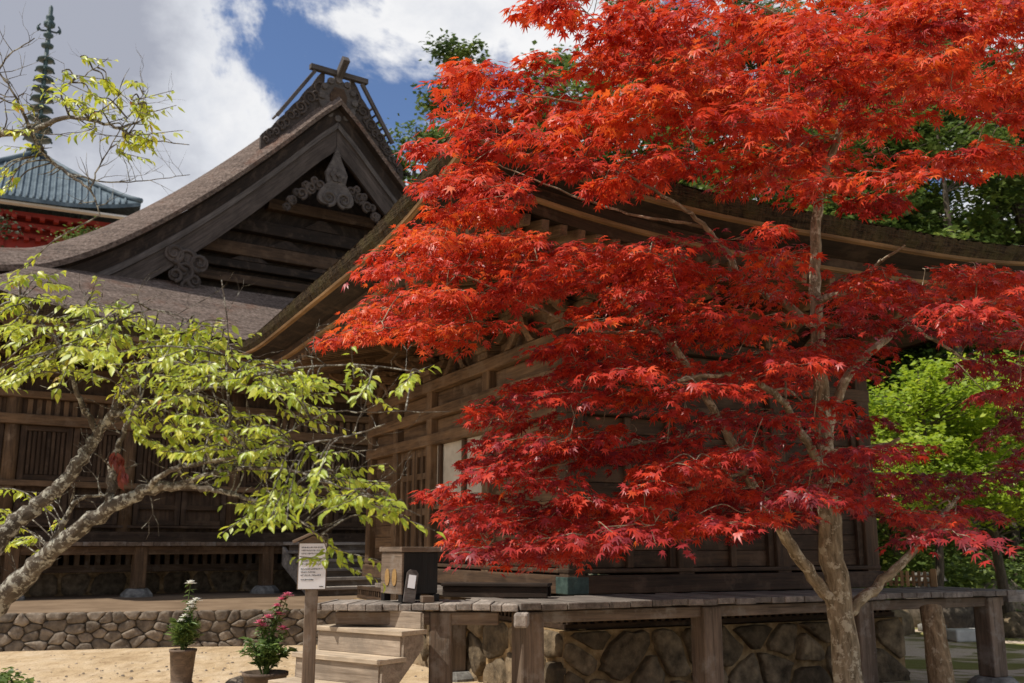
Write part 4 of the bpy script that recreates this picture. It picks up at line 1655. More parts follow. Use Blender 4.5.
BX.box(mb, -.02, BW + .02, -.02, .03, z0 + BH - .045, z0 + BH)
BX.box(mb, -.02, BW + .02, BD - .03, BD + .02, z0 + BH - .045, z0 + BH)
BX.box(mb, -.02, .03, .031, BD - .031, z0 + BH - .045, z0 + BH)
BX.box(mb, BW - .03, BW + .02, .031, BD - .031, z0 + BH - .045, z0 + BH)
for k in range(7):
    y = .06 + (BD - .12) * k / 6
    BX.box(mb, .031, BW - .031, y - .012, y + .012, z0 + BH - .04, z0 + BH - .008)
part('top_grille', mb, M['wood_post'], ob, .004)
for (x0, y0) in ((0, 0), (BW - .07, 0), (0, BD - .07), (BW - .07, BD - .07)):
    mb = MB()
    BX.box(mb, x0, x0 + .07, y0, y0 + .07, z0, z0 + .068)
    part('foot', mb, M['black_lacquer'], ob, .004)
# leaning plaque
q = at(409, 601, 9.40)
q.z = DK + .004
pq = thing('plaque', 'small grey plaque with a white label leaning against the front of the offering box', 'plaque', q)
lean = Vector((.10, .22, 1)).normalized()
right = Vector((math.cos(R(18)), math.sin(R(18)), 0))
nrm = right.cross(lean).normalized()
right = lean.cross(nrm).normalized()
mb = MB()
mb.prism([q + right * x + lean * y for x, y in ((-.055, 0), (.055, 0), (.055, .27), (.03, .30), (-.03, .30), (-.055, .27))], -nrm * .025)
part('board', mb, M['wood_silver'], pq, .004)
mb = MB()
s_ = 1 if nrm.y < 0 else -1
mb.prism([q + right * x + lean * y + nrm * (.002 if s_ > 0 else -.027) for x, y in ((-.034, .13), (.034, .13), (.034, .25), (-.034, .25))], nrm * (.002 * s_))
lab = part('label_paper', mb, M['paper'], pq)

# small folded stone wedge by the box
q = at(427, 601, 9.42)
q.z = DK + .004
mb = MB()
f_ = Fr((q.x, q.y), 20)
f_.box(mb, -.055, .055, -.05, .05, q.z, q.z + .06, None)
single('wood_block', mb, M['wood_post'], 'small grey block at the foot of the black box, right of the plaque', 'block', q, bevel=.006)


# potted plants
def pot(px, py, D, r_top, r_bot, h, foot, label, tall):
    q = at(px, py, D)
    q.z = 0
    t = thing('potted_plant', label, 'potted plant', q, 'flowers in wooden tubs on the sand')
    mb = MB()
    if foot:
        mb.lathe(q, [(r_bot * 1.10, 0), (r_bot * 1.22, .05), (r_bot * 1.20, .09), (r_bot * 1.0, .11), (r_bot, .14), (r_top * .97, h * .93), (r_top * 1.03, h * .94), (r_top * 1.04, h), (r_top * .9, h), (r_top * .88, h - .03)], 22)
    else:
        mb.lathe(q, [(r_bot, 0), (r_bot * 1.02, .02), (r_top * .98, h * .9), (r_top * 1.05, h * .91), (r_top * 1.05, h), (r_top * .92, h), (r_top * .9, h - .03)], 22)
    tub = part('tub', mb, M['pot'], t)
    mb = MB()
    mb.lathe(q + Vector((0, 0, h - .05)), [(r_top * .91, 0), (r_top * .5, .02), (0.0, .025)], 16)
    part('soil', mb, M['soil'], t)
    return t, q + Vector((0, 0, h - .03))


def flower(parent, c, r, mat):
    pos, tip, nor, sz, rd = [], [], [], [], []
    mb = MB()
    for ring_, n_, el in ((0, 9, .1), (1, 8, .6), (2, 6, 1.1)):
        for k in range(n_):
            t = 2 * math.pi * k / n_ + ring_ * .35
            d = Vector((math.cos(t) * math.cos(el), math.sin(t) * math.cos(el), math.sin(el)))
            sd = Vector((-math.sin(t), math.cos(t), 0))
            up = d.cross(sd)
            L_ = r * (1 - .18 * ring_)
            w = L_ * .38
            v = [c, c + d * L_ * .55 - sd * w + up * .1 * L_, c + d * L_, c + d * L_ * .55 + sd * w + up * .1 * L_]
            mb.add(v, [(0, 1, 2, 3)], None, random.random())
    return part('flower', mb, mat, parent)


def plant(t, top, H, spread, nstem, flowers, mat_f, lean, nleaf, grassy):
    stems = MB()
    pos, tip, nor, sz, rd = [], [], [], [], []
    for k in range(nstem):
        a = random.uniform(0, 6.28)
        hgt = H * random.uniform(.4, .85)
        e = top + Vector((math.cos(a) * spread * random.uniform(.3, 1), math.sin(a) * spread * random.uniform(.3, 1), hgt))
        pts, rr = smooth_path([top + Vector((random.uniform(-.03, .03), random.uniform(-.03, .03), -.03)), top.lerp(e, .5) + Vector((0, 0, hgt * .1)), e], [.006, .005, .003], 4)
        stems.tube(pts, rr, 5)
        for i in range(nleaf):
            p = pts[random.randrange(3, len(pts))]
            aa = random.uniform(0, 6.28)
            d = Vector((math.cos(aa), math.sin(aa), random.uniform(-.1, 1.3 if grassy else .7)))
            pos.append(p)
            tip.append(d)
            nor.append((random.uniform(-.5, .5), random.uniform(-.5, .5), 1))
            sz.append(random.uniform(.05, .10) * (1.25 if grassy else 1))
            rd.append(random.random())
    spray_top = []
    for (dx, dy, dz) in flowers:
        e = top + Vector((dx, dy, dz))
        pts, rr = smooth_path([top, top + Vector((dx * .4, dy * .4, dz * .55)), e], [.008, .006, .004], 5)
        stems.tube(pts, rr, 5)
        for i in range(30):
            p = pts[random.randrange(2, len(pts))]
            aa = random.uniform(0, 6.28)
            pos.append(p)
            tip.append((math.cos(aa), math.sin(aa), random.uniform(-.6, .6)))
            nor.append((0.1, -.3, 1))
            sz.append(random.uniform(.055, .095))
            rd.append(random.random())
        spray_top.append(e)
    part('stem', stems, M['leaf_pot'], t)
    V, tr = ovate_template(.11 if grassy else .2)
    leaf_mesh('foliage', V, tr, pos, tip, nor, sz, rd, M['leaf_pot'], t)
    for e in spray_top:
        flower(t, e, random.uniform(.06, .08), mat_f)


t, top = pot(181, 684, 11.6, .145, .115, .46, True, 'tall slim wooden tub on the sand with white flowers above narrow leaves', True)
plant(t, top, .38, .17, 22, [(.08, -.05, .52), (.12, -.02, .55), (.05, -.06, .45), (.09, -.06, .48), (.02, -.07, .38), (-.01, -.07, .33), (.03, .02, .74)], M['petal_white'], .1, 42, True)
t, top = pot(264, 700, 10.3, .215, .165, .37, False, 'broad wooden tub on the sand with pink flowers and bushy leaves', False)
plant(t, top, .46, .27, 26, [(.14, -.04, .72), (.19, -.02, .76), (.10, -.06, .66), (.02, -.08, .55), (-.03, -.06, .47), (.17, -.08, .44), (.12, -.05, .58), (-.06, -.07, .50)], M['petal_pink'], .15, 34, False)


def rock(name, label, q, r, mat, seed, flat=.6):
    rr = random.Random(seed)
    mb = MB()
    vs, fs = [], []
    nu, nv = 12, 7
    ph = [rr.uniform(0, 6.28) for _ in range(6)]
    for j in range(nv + 1):
        th = math.pi * j / nv
        for i in range(nu):
            a = 2 * math.pi * i / nu
            k = 1 + .18 * math.sin(2 * a + ph[0]) + .12 * math.sin(3 * a + ph[1] + th) + .1 * math.sin(4 * th + ph[2])
            vs.append(q + Vector((math.cos(a) * math.sin(th) * r * k, math.sin(a) * math.sin(th) * r * .8 * k, math.cos(th) * r * flat * k + r * flat * .55)))
    for j in range(nv):
        for i in range(nu):
            i2 = (i + 1) % nu
            fs.append((j * nu + i, j * nu + i2, (j + 1) * nu + i2, (j + 1) * nu + i))
    mb.add(vs, fs, None, None, True)
    return single(name, mb, mat, label, 'rock', q)


q = at(241, 676, 11.9)
q.z = 0
rock('rock', 'small rounded grey rock on the sand just left of the pink-flowered tub', q, .13, M['stone'], 3)
q = at(207, 684, 11.7)
q.z = 0
rock('rock', 'flat pale rock lying on the sand right of the slim white-flowered tub', q, .15, M['stone_pale'], 5, .3)

# rough log propping the verandah
p0, p1 = at(944, 690, 11.0), at(931, 607, 11.35)
p0.z = -.05
mb = MB()
d_ = p1 - p0
pts = [p0 + d_ * f for f in np.linspace(0, 1, 7)]
mb.tube(pts, [.135, .13, .128, .124, .122, .118, .115], 11, None, True, .07)
single('log_prop', mb, M['bark_prop'], 'rough barked log leaning as a prop under the right end of the verandah', 'log', (p0.x, p0.y, 0))

# low picket barrier on the far side of the verandah
q0, q1 = at(872, 590, 13.4), at(935, 589, 13.0)
q0.z = q1.z = DK + .002
d_ = (q1 - q0)
L_ = d_.length
d_.normalize()
n_ = Vector((-d_.y, d_.x, 0))
pk = thing('picket_barrier', 'low brown picket barrier standing at the right end of the verandah', 'barrier', q0)
mb = MB()
for zz in (.05, .125):
    mb.obox((q0 + q1) / 2 + Vector((0, 0, zz)), d_, n_, Vector((0, 0, 1)), L_ / 2, .012, .012)
part('rail', mb, M['wood_lantern'], pk, .003)
for k in range(11):
    mb = MB()
    mb.obox(q0 + d_ * (L_ * (k + .5) / 11) - n_ * .022 + Vector((0, 0, .095)), d_, n_, Vector((0, 0, 1)), .02, .008, .095)
    part('picket', mb, M['wood_lantern'], pk, .003)
mb = MB()
mb.obox(q1 - n_ * .02 + Vector((0, 0, .11)), d_, n_, Vector((0, 0, 1)), .035, .03, .11)
part('post', mb, M['wood_lantern'], pk, .005)

# plank bench beyond the verandah on the right
q = at(1040, 597, 13.6)
q.z = 0
BF = Fr((q.x, q.y), 20)
bn = thing('plank_bench', 'pale grey plank bench at the right edge beyond the verandah post', 'bench', q)
mb = MB()
BF.box(mb, -.75, 1.3, -.2, .2, .88, 1.01)
part('seat', mb, M['wood_grey'], bn, .01)
for x in (0.25, 1.1):
    mb = MB()
    BF.box(mb, x - .07, x + .07, -.14, .14, 0, .878)
    part('leg', mb, M['wood_post'], bn, .01)

# stone lantern and stones in the garden beyond
q = at(930, 600, 19.5)
q.z = 0
ln = thing('stone_lantern', 'small grey stone lantern with a flat cap among the green trees behind the picket barrier', 'stone lantern', q)
LF = Fr((q.x, q.y), 20)
mb = MB()
mb.lathe(q, [(.26, 0), (.26, .12), (.16, .16), (.12, .25), (.12, .62), (.17, .68)], 12)
part('pedestal', mb, M['stone_lantern'], ln)
mb = MB()
LF.box(mb, -.17, .17, -.17, .17, .681, .93)
part('fire_box', mb, M['stone_lantern'], ln, .01)
mb = MB()
LF.box(mb, -.24, .24, -.24, .24, .931, 1.08, None, .8)
part('cap', mb, M['stone_lantern'], ln, .01)
q = at(968, 640, 17.6)
q.z = 0
mb = MB()
LF2 = Fr((q.x, q.y), 12)
LF2.box(mb, -.34, .34, -.18, .18, .0, .20)
single('stone_block', mb, M['stone_pale'], 'pale flat stone block on the ground seen under the right end of the verandah', 'stone', q, bevel=.03)
for i, (px, py, D, r, fl, lab_) in enumerate(((893, 628, 19, .5, .6, 'dark mossy boulder half hidden behind the leaning log'), (948, 618, 20.5, .75, .55, 'large mossy boulder in the garden between log and last post'), (1018, 642, 18.5, .5, .5, 'weathered boulder at the right edge beyond the last post'), (1000, 610, 24, .8, .6, 'boulder deep in the garden just above the last verandah post foot'))):
    q = at(px, py, D)
    q.z = 0
    rock('boulder', lab_, q, r, M['stone'] if i % 2 else M['stone_dark'], 20 + i, fl)
# ================================================================== red maple
def pip(x, y, poly):
    c = False
    j = len(poly) - 1
    for i in range(len(poly)):
        xi, yi = poly[i]
        xj, yj = poly[j]
        if (yi > y) != (yj > y) and x < (xj - xi) * (y - yi) / (yj - yi) + xi:
            c = not c
        j = i
    return c


def limb(pl, n=5):
    """pl: list of (px, py, D, radius)"""
    return smooth_path([at(*p[:3]) for p in pl], [p[3] for p in pl], n)


MD = 7.8
mbase = at(858, 751, MD)
mbase.z = 0
maple = thing('maple_tree', 'red-leaved maple with a lichen-flecked pale trunk in front of the near hall', 'tree', mbase)
LIMBS = [
    [(864, 752, 7.8, .145), (851, 690, 7.8, .125), (838, 600, 7.8, .110), (829, 520, 7.8, .098), (824, 430, 7.82, .085), (818, 340, 7.85, .072), (815, 270, 7.9, .062), (819, 200, 7.9, .052), (833, 150, 7.8, .042), (856, 104, 7.6, .032), (900, 70, 7.3, .024), (970, 45, 6.9, .014)],
    [(836, 606, 7.8, .075), (812, 575, 7.75, .062), (780, 530, 7.6, .055), (745, 470, 7.4, .047), (722, 425, 7.2, .042), (692, 372, 7.0, .036), (655, 331, 6.8, .029), (609, 290, 6.6, .020), (562, 278, 6.4, .011), (510, 285, 6.2, .006)],
    [(848, 612, 7.8, .065), (872, 590, 7.9, .055), (905, 560, 8.0, .046), (930, 530, 8.1, .036), (960, 495, 8.3, .02)],
    [(823, 440, 7.82, .062), (845, 380, 7.9, .05), (880, 345, 8.0, .042), (905, 322, 8.1, .036), (940, 306, 8.3, .026), (1000, 300, 8.6, .014)],
    [(819, 205, 7.9, .04), (800, 165, 7.9, .034), (780, 130, 7.8, .027), (745, 90, 7.5, .018), (700, 60, 7.2, .010)],
    [(817, 330, 7.85, .05), (780, 300, 7.7, .042), (745, 285, 7.5, .036), (728, 255, 7.4, .032), (707, 228, 7.2, .026), (670, 200, 6.9, .018), (620, 170, 6.6, .010)],
    [(817, 300, 7.85, .04), (850, 290, 7.5, .028), (870, 270, 7.2, .02), (905, 245, 6.9, .010)],
    [(823, 470, 7.8, .05), (800, 430, 7.4, .04), (775, 395, 6.9, .032), (735, 375, 6.4, .022), (680, 380, 6.0, .013)],
    [(826, 500, 7.8, .045), (850, 470, 7.3, .034), (870, 450, 6.9, .024), (900, 440, 6.5, .014)],
    [(722, 425, 7.2, .03), (660, 440, 6.9, .022), (600, 450, 6.6, .016), (540, 470, 6.4, .009)],
    [(745, 470, 7.4, .03), (690, 490, 7.0, .02), (640, 500, 6.7, .012), (590, 510, 6.5, .007)],
    [(655, 331, 6.8, .02), (590, 330, 6.6, .014), (520, 300, 6.5, .010), (440, 270, 6.4, .006), (390, 280, 6.3, .004)],
    [(780, 130, 7.8, .024), (720, 125, 7.3, .018), (640, 110, 6.9, .013), (560, 100, 6.7, .009), (480, 85, 6.6, .005)],
    [(707, 228, 7.2, .02), (640, 215, 7.1, .014), (570, 195, 7.0, .009), (490, 160, 6.9, .005)],
    [(856, 104, 7.6, .024), (835, 60, 7.2, .018), (790, 20, 6.8, .013), (720, -10, 6.5, .008), (640, -25, 6.3, .006)],
    [(900, 70, 7.3, .018), (930, 20, 6.9, .012), (960, -20, 6.6, .008)],
    [(905, 322, 8.1, .026), (950, 350, 8.4, .018), (1000, 380, 8.7, .010)],
]
LIMBS = [[(x, y, d, r * (.87 if i == 0 and y > 500 else .76)) for x, y, d, r in pl] for i, pl in enumerate(LIMBS)]
tk = MB()
SK = []
for li, pl in enumerate(LIMBS):
    pts, rr = limb(pl, 6)
    wob = [p + Vector((random.uniform(-1, 1), random.uniform(-1, 1), random.uniform(-1, 1))) * .012 for p in pts]
    wob[0] = pts[0]
    if li == 0:
        for k in range(4):
            rr[k] *= 1 + .28 * (1 - k / 4) ** 2
    tk.tube(wob, rr, 12 if li < 2 else 8, .5, True, .06)
    SK += [(p, r) for p, r in zip(wob, rr)]
trunk = part('trunk', tk, M['bark_maple'], maple)

SKP = np.array([p for p, r in SK])
SKR = np.array([r for p, r in SK])
REG = [  # (outline in the view, sprays, hue bias)
    ([(418, 95), (440, 68), (475, 52), (520, 56), (560, 50), (600, 62), (610, 30), (640, -30), (1060, -30), (1060, 80), (1030, 150), (985, 165), (930, 168), (900, 200), (870, 208), (800, 200), (760, 190), (700, 190), (640, 190), (560, 182), (500, 215), (440, 195), (438, 165), (412, 140)], 165, .70),
    ([(440, 180), (505, 185), (520, 232), (600, 245), (575, 285), (520, 312), (450, 345), (345, 350), (332, 335), (380, 262), (432, 215)], 54, .68),
    ([(560, 240), (640, 235), (700, 220), (790, 232), (860, 262), (920, 285), (965, 258), (1000, 245), (1060, 248), (1060, 320), (960, 325), (900, 340), (860, 380), (700, 390), (600, 360), (520, 330), (560, 290)], 92, .62),
    ([(545, 325), (640, 350), (760, 380), (840, 380), (890, 420), (930, 450), (975, 500), (990, 515), (925, 545), (880, 515), (830, 500), (780, 525), (700, 540), (640, 530), (560, 552), (480, 562), (440, 535), (440, 485), (470, 465), (480, 410), (515, 365)], 104, .52), ([(480, 420), (600, 420), (720, 430), (830, 470), (700, 530), (560, 552), (480, 560), (442, 530), (445, 485)], 34, .50),
    ([(930, 330), (1060, 310), (1060, 420), (1000, 440), (960, 400)], 13, .26), ([(526, -18), (600, -18), (622, 8), (582, 20), (536, 12)], 6, .66), ([(985, 445), (1060, 440), (1060, 480), (1000, 475)], 3, .3),
    
]
HOLES = [[(512, 150), (560, 158), (610, 185), (640, 215), (590, 240), (510, 228)], [(800, 198), (870, 205), (1060, 190), (1060, 245), (985, 250), (930, 270), (860, 250), (790, 228)],
         [(640, 195), (700, 185), (800, 200), (800, 228), (700, 218), (650, 215)], [(870, 350), (960, 345), (990, 430), (930, 440), (870, 400)], [(492, 300), (590, 280), (560, 335), (500, 345)],
         [(880, 112), (985, 100), (960, 160), (910, 160)], [(540, 455), (640, 455), (640, 480), (560, 490)], [(615, 400), (660, 395), (665, 425), (620, 428)]]


BARE = [[(785, 190), (845, 190), (845, 345), (785, 345)], [(690, 360), (730, 440), (700, 450), (665, 375)], [(835, 360), (905, 310), (925, 325), (850, 395)]]   # wood shows in front here


def dmax(px, py):
    """stay in front of the eaves and walls of the near hall"""
    if px < 480:
        return 7.3
    if px < 600:
        return 7.5
    return 7.7 + (px - 600) / 420 * 1.9


def view(p):
    d = p.y * math.cos(PITCH) + (p.z - EYE) * math.sin(PITCH)
    u = -p.y * math.sin(PITCH) + (p.z - EYE) * math.cos(PITCH)
    return 512 + F * p.x / d, 341.5 - F * u / d


def grown(x, y):
    """is this spot inside the crown's outline (and not in one of its windows)?"""
    return any(pip(x, y, g[0]) for g in REG) and not any(pip(x, y, h) for h in HOLES)


random.seed(33)
lp, lt, ln_, ls_, lr = [], [], [], [], []
tw = MB()
todo = []
for poly, nsp, hue in REG:
    xs_ = [p[0] for p in poly]
    ys_ = [p[1] for p in poly]
    made, tries = 0, 0
    while made < nsp and tries < 9000:
        tries += 1
        px, py = random.uniform(min(xs_), max(xs_)), random.uniform(min(ys_), max(ys_))
        if not pip(px, py, poly) or any(pip(px, py, h) for h in HOLES):
            continue
        D = random.uniform(5.6, dmax(px, py))
        C = at(px, py, D)
        if D < 8.1 and any(pip(px, py, h) for h in BARE):
            continue
        if any((C - c[0]).length < .22 for c in todo):
            continue
        todo.append((C, hue, D))
        made += 1
# join the sprays to the tree one after another, nearest first, so that twigs branch from twigs
TC = np.array([c[0] for c in todo])
def score(P, Rr):
    d = np.linalg.norm(TC[:, None, :] - P[None], axis=2)
    return d - 2.0 * Rr[None] + np.maximum(0, P[None, :, 2] - TC[:, None, 2]) * .5
s0 = score(SKP, SKR)
bestd, besti = s0.min(1), s0.argmin(1)
nodes = [(Vector(p), r) for p, r in zip(SKP, SKR)]
left = set(range(len(todo)))
while left:
    j = min(left, key=lambda q: bestd[q])
    left.discard(j)
    C, hue, D = todo[j]
    root, rrad = nodes[besti[j]]
    axis = C - root
    out = Vector((C.x - mbase.x, C.y - mbase.y, 0))
    out.normalize()
    flat = Vector((axis.x, axis.y, 0))
    if flat.length < .2:
        flat = out.copy()
    flat = (flat.normalized() + out * .8).normalized()
    r = random.uniform(.28, .48) * (1.12 if D > 7 else .9)
    for _ in range(3):
        if not grown(*view(C + flat * r)):
            r *= .75
    r = max(r, .18)
    start = C - flat * r * .55
    mid = root.lerp(start, .55) + Vector((random.uniform(-.06, .06), random.uniform(-.06, .06), .06))
    end = C + flat * r * .9 + Vector((0, 0, -.05))
    r0 = max(.0035, min(.009, rrad * .6))
    pts, rr = smooth_path([root, mid, start, C, end], [r0, r0 * .85, r0 * .7, r0 * .5, .0015], 4)
    tw.tube(pts, rr, 5, .6, False)
    newP = np.array(pts[3:17:2])
    newR = np.array(rr[3:17:2])
    sc_ = score(newP, newR)
    b_ = sc_.min(1)
    upd = b_ < bestd
    besti = np.where(upd, sc_.argmin(1) + len(nodes), besti)
    bestd = np.minimum(bestd, b_)
    nodes += [(Vector(p), q) for p, q in zip(newP, newR)]
    sh = hue + random.gauss(0, .11)
    if C.x > 1.6 and C.z < 3.3:
        sh -= .16                                  # the low right sprays keep their purple spring colour
    sh = max(.02, min(.98, sh))
    ntw = random.randint(8, 11)
    sidev = Vector((-flat.y, flat.x, 0))
    tilt = random.uniform(-.16, .10)
    for q in range(ntw):
        f = (q + .5) / ntw
        b0 = pts[int(8 + f * (len(pts) - 9))]
        sg = 1 if q % 2 else -1
        ang = sg * R(random.uniform(18, 75))
        d = flat * math.cos(ang) + sidev * math.sin(ang)
        L = r * random.uniform(.55, 1.0) * (1.15 - .55 * f)
        e = b0 + d * L + Vector((0, 0, -L * random.uniform(.05, .34) + tilt * L))
        m_ = b0.lerp(e, .5) + Vector((0, 0, L * .08))
        if q % 3 == 0:
            tw.tube([b0, m_, e], [.0028, .0022, .0012], 4, .6, False)
        nl = max(6, int(L / .020))
        for i in range(nl):
            g = (i + .4) / nl
            p = b0.lerp(m_, g * 2) if g < .5 else m_.lerp(e, g * 2 - 1)
            s2 = 1 if i % 2 else -1
            sd = Vector((-d.y, d.x, 0)) * s2
            td = (d * random.uniform(.3, 1.1) + sd * random.uniform(.1, 1.1) + Vector((0, 0, -random.uniform(.05, .8)))).normalized()
            pp = p + td * random.uniform(.015, .05) + Vector((0, 0, random.uniform(-.03, .03)))
            lp.append(pp)
            lt.append(td)
            ln_.append((random.gauss(0, .28) - .08, random.gauss(0, .28) - .16, 1))
            ls_.append((.026 + .038 * random.random() ** .8) * (1.28 if C.z > 3.9 else 1))
            lr.append(min(1, max(0, sh + random.gauss(0, .13))))
print('maple leaves', len(lp))
part('twig', tw, M['bark_maple'], maple)['kind'] = 'stuff'
leaf_mesh('crown', *T_MAPLE, lp, lt, ln_, ls_, lr, M['leaf_red'], maple)

# ================================================================== lime-green tree at the left
gb = at(-95, 760, 5.0)
gb.z = 0
lime = thing('leafy_tree', 'lime-green tree leaning in from the left with lichen-crusted grey limbs', 'tree', gb)
GL = [
    [(-96, 860, 5.0, .13), (-80, 740, 5.0, .12), (-50, 670, 4.95, .11), (-12, 612, 4.9, .085), (30, 572, 4.8, .062), (68, 537, 4.7, .054), (112, 507, 4.6, .046), (142, 492, 4.55, .038), (178, 485, 4.5, .028), (215, 490, 4.45, .018), (246, 498, 4.4, .012), (285, 512, 4.35, .007), (320, 535, 4.3, .004)],
    [(-50, 670, 4.95, .09), (-30, 590, 5.0, .075), (0, 540, 5.0, .062), (33, 508, 5.0, .054), (60, 486, 5.0, .048), (82, 458, 5.0, .044), (98, 435, 5.0, .038), (112, 415, 4.95, .030), (135, 385, 4.9, .022), (160, 370, 4.85, .015), (200, 360, 4.8, .009)],
    [(112, 507, 4.6, .034), (112, 485, 4.6, .030), (114, 460, 4.6, .024), (125, 430, 4.55, .016), (140, 400, 4.5, .010)],
    [(142, 492, 4.55, .024), (170, 470, 4.4, .017), (210, 462, 4.3, .013), (262, 450, 4.2, .009), (330, 440, 4.1, .006), (385, 425, 4.0, .004)],
    [(98, 435, 5.0, .026), (80, 400, 4.9, .018), (62, 350, 4.8, .013), (40, 320, 4.75, .009), (20, 300, 4.7, .006)],
    [(112, 415, 4.95, .022), (150, 410, 4.7, .017), (200, 390, 4.5, .012), (260, 375, 4.35, .008), (340, 365, 4.2, .005), (420, 372, 4.1, .003)],
    [(178, 485, 4.5, .02), (230, 470, 4.4, .014), (290, 470, 4.3, .009), (350, 490, 4.2, .005), (420, 515, 4.1, .003)],
    [(62, 350, 4.8, .011), (100, 330, 4.7, .008), (150, 310, 4.6, .005), (190, 320, 4.55, .003)],
    [(210, 462, 4.3, .011), (230, 420, 4.3, .009), (226, 380, 4.3, .007), (228, 330, 4.3, .004), (222, 280, 4.3, .003)],
    [(-12, 612, 4.9, .05), (20, 590, 5.1, .038), (45, 560, 5.2, .032), (60, 530, 5.2, .024), (78, 500, 5.2, .014), (110, 495, 5.2, .006)],
    [(262, 450, 4.2, .006), (320, 415, 4.2, .0045), (365, 412, 4.2, .004), (450, 412, 4.2, .002)],
    [(-80, 740, 5.0, .09), (-120, 520, 5.0, .075), (-130, 330, 4.9, .06), (-90, 200, 4.8, .045), (-40, 150, 4.7, .034), (0, 134, 4.6, .027), (30, 131, 4.55, .021), (70, 118, 4.5, .014), (110, 125, 4.45, .009), (140, 138, 4.4, .006), (190, 145, 4.35, .0025)],
    [(30, 131, 4.55, .014), (20, 105, 4.5, .009), (5, 80, 4.45, .006), (-10, 60, 4.4, .004)],
    [(30, 131, 4.55, .015), (45, 155, 4.5, .013), (70, 175, 4.45, .010), (90, 190, 4.4, .007), (100, 215, 4.4, .004)],
    [(90, 190, 4.4, .007), (100, 165, 4.4, .0045), (120, 130, 4.4, .0035), (140, 100, 4.4, .003), (145, 90, 4.4, .002)],
    [(70, 175, 4.45, .006), (110, 182, 4.4, .0045), (150, 180, 4.35, .003), (190, 175, 4.3, .002)],
    [(0, 134, 4.6, .014), (-5, 90, 4.6, .009), (5, 60, 4.6, .006), (35, 38, 4.6, .003)],
    [(70, 118, 4.5, .007), (62, 90, 4.45, .005), (85, 75, 4.4, .0035), (108, 58, 4.4, .002)],
]
GL = [[(x, y, d, r * .72) for x, y, d, r in pl] for pl in GL]
tk = MB()
GSK = []
for li, pl in enumerate(GL):
    pts, rr = limb(pl, 6)
    wb = .010
    wob = [p + Vector((random.uniform(-1, 1), random.uniform(-1, 1), random.uniform(-1, 1))) * wb * min(1, .3 + r * 20) for p, r in zip(pts, rr)]
    wob[0] = pts[0]
    tk.tube(wob, rr, 10 if rr[0] > .03 else 6, .5, True, .12)
    GSK += list(zip(wob, rr))
    # crooked bare twigs and spurs
    for k in range(2, len(wob) - 1):
        if rr[k] < .032 and random.random() < .55:
            d = Vector((random.uniform(-1, 1), random.uniform(-.6, .6), random.uniform(-.4, 1))).normalized()
            def twig(p, d, r, n):
                pp, q = [p], p
                for _ in range(n):
                    d = (d + Vector((random.uniform(-.5, .5), random.uniform(-.4, .4), random.uniform(-.35, .5)))).normalized()
                    q = q + d * random.uniform(.025, .06)
                    pp.append(q)
                    if n > 2 and random.random() < .5:
                        twig(q, (d + Vector((random.uniform(-1, 1), 0, random.uniform(-.6, 1)))).normalized(), r * .6, 2)
                tk.tube(pp, [r * (1 - .75 * i / n) for i in range(n + 1)], 4, .5, False)
            twig(wob[k], d, min(.0045, rr[k] * .7), random.randint(2, 6))
part('trunk', tk, M['bark_plum'], lime)
GP = np.array([p for p, r in GSK])
GREG = [
    ([(-20, 268), (35, 266), (60, 290), (110, 292), (150, 315), (200, 322), (228, 325), (225, 370), (160, 380), (150, 340), (-20, 400)], 92, (4.3, 5.2), .40),
    ([(60, 330), (150, 320), (230, 340), (260, 360), (330, 380), (425, 366), (430, 380), (335, 395), (300, 430), (230, 470), (170, 450), (110, 430), (100, 380)], 118, (3.9, 5.0), .38),
    ([(225, 440), (320, 440), (350, 465), (385, 495), (412, 512), (370, 520), (325, 505), (290, 522), (255, 530), (222, 505), (205, 475)], 52, (3.9, 4.7), .30),
    ([(-10, 470), (40, 500), (75, 520), (50, 555), (0, 545), (-20, 520)], 16, (5.2, 6.0), .42),
    ([(60, 60), (90, 55), (150, 80), (150, 110), (155, 150), (150, 175), (120, 160), (80, 125), (60, 100)], 26, (4.2, 4.6), .50),
    ([(-10, 170), (15, 165), (35, 190), (15, 200), (-10, 195)], 5, (4.3, 4.6), .45),
    ([(0, 105), (25, 100), (25, 120), (45, 150), (30, 155)], 4, (4.4, 4.6), .5),
    ([(20, 355), (90, 350), (150, 400), (120, 425), (60, 400)], 12, (4.5, 5.2), .5),
    ([(330, 530), (345, 560), (340, 568), (326, 560)], 3, (4.1, 4.4), .3),
]
random.seed(5)
pos, tip, nor, sz, rd = [], [], [], [], []
tw = MB()
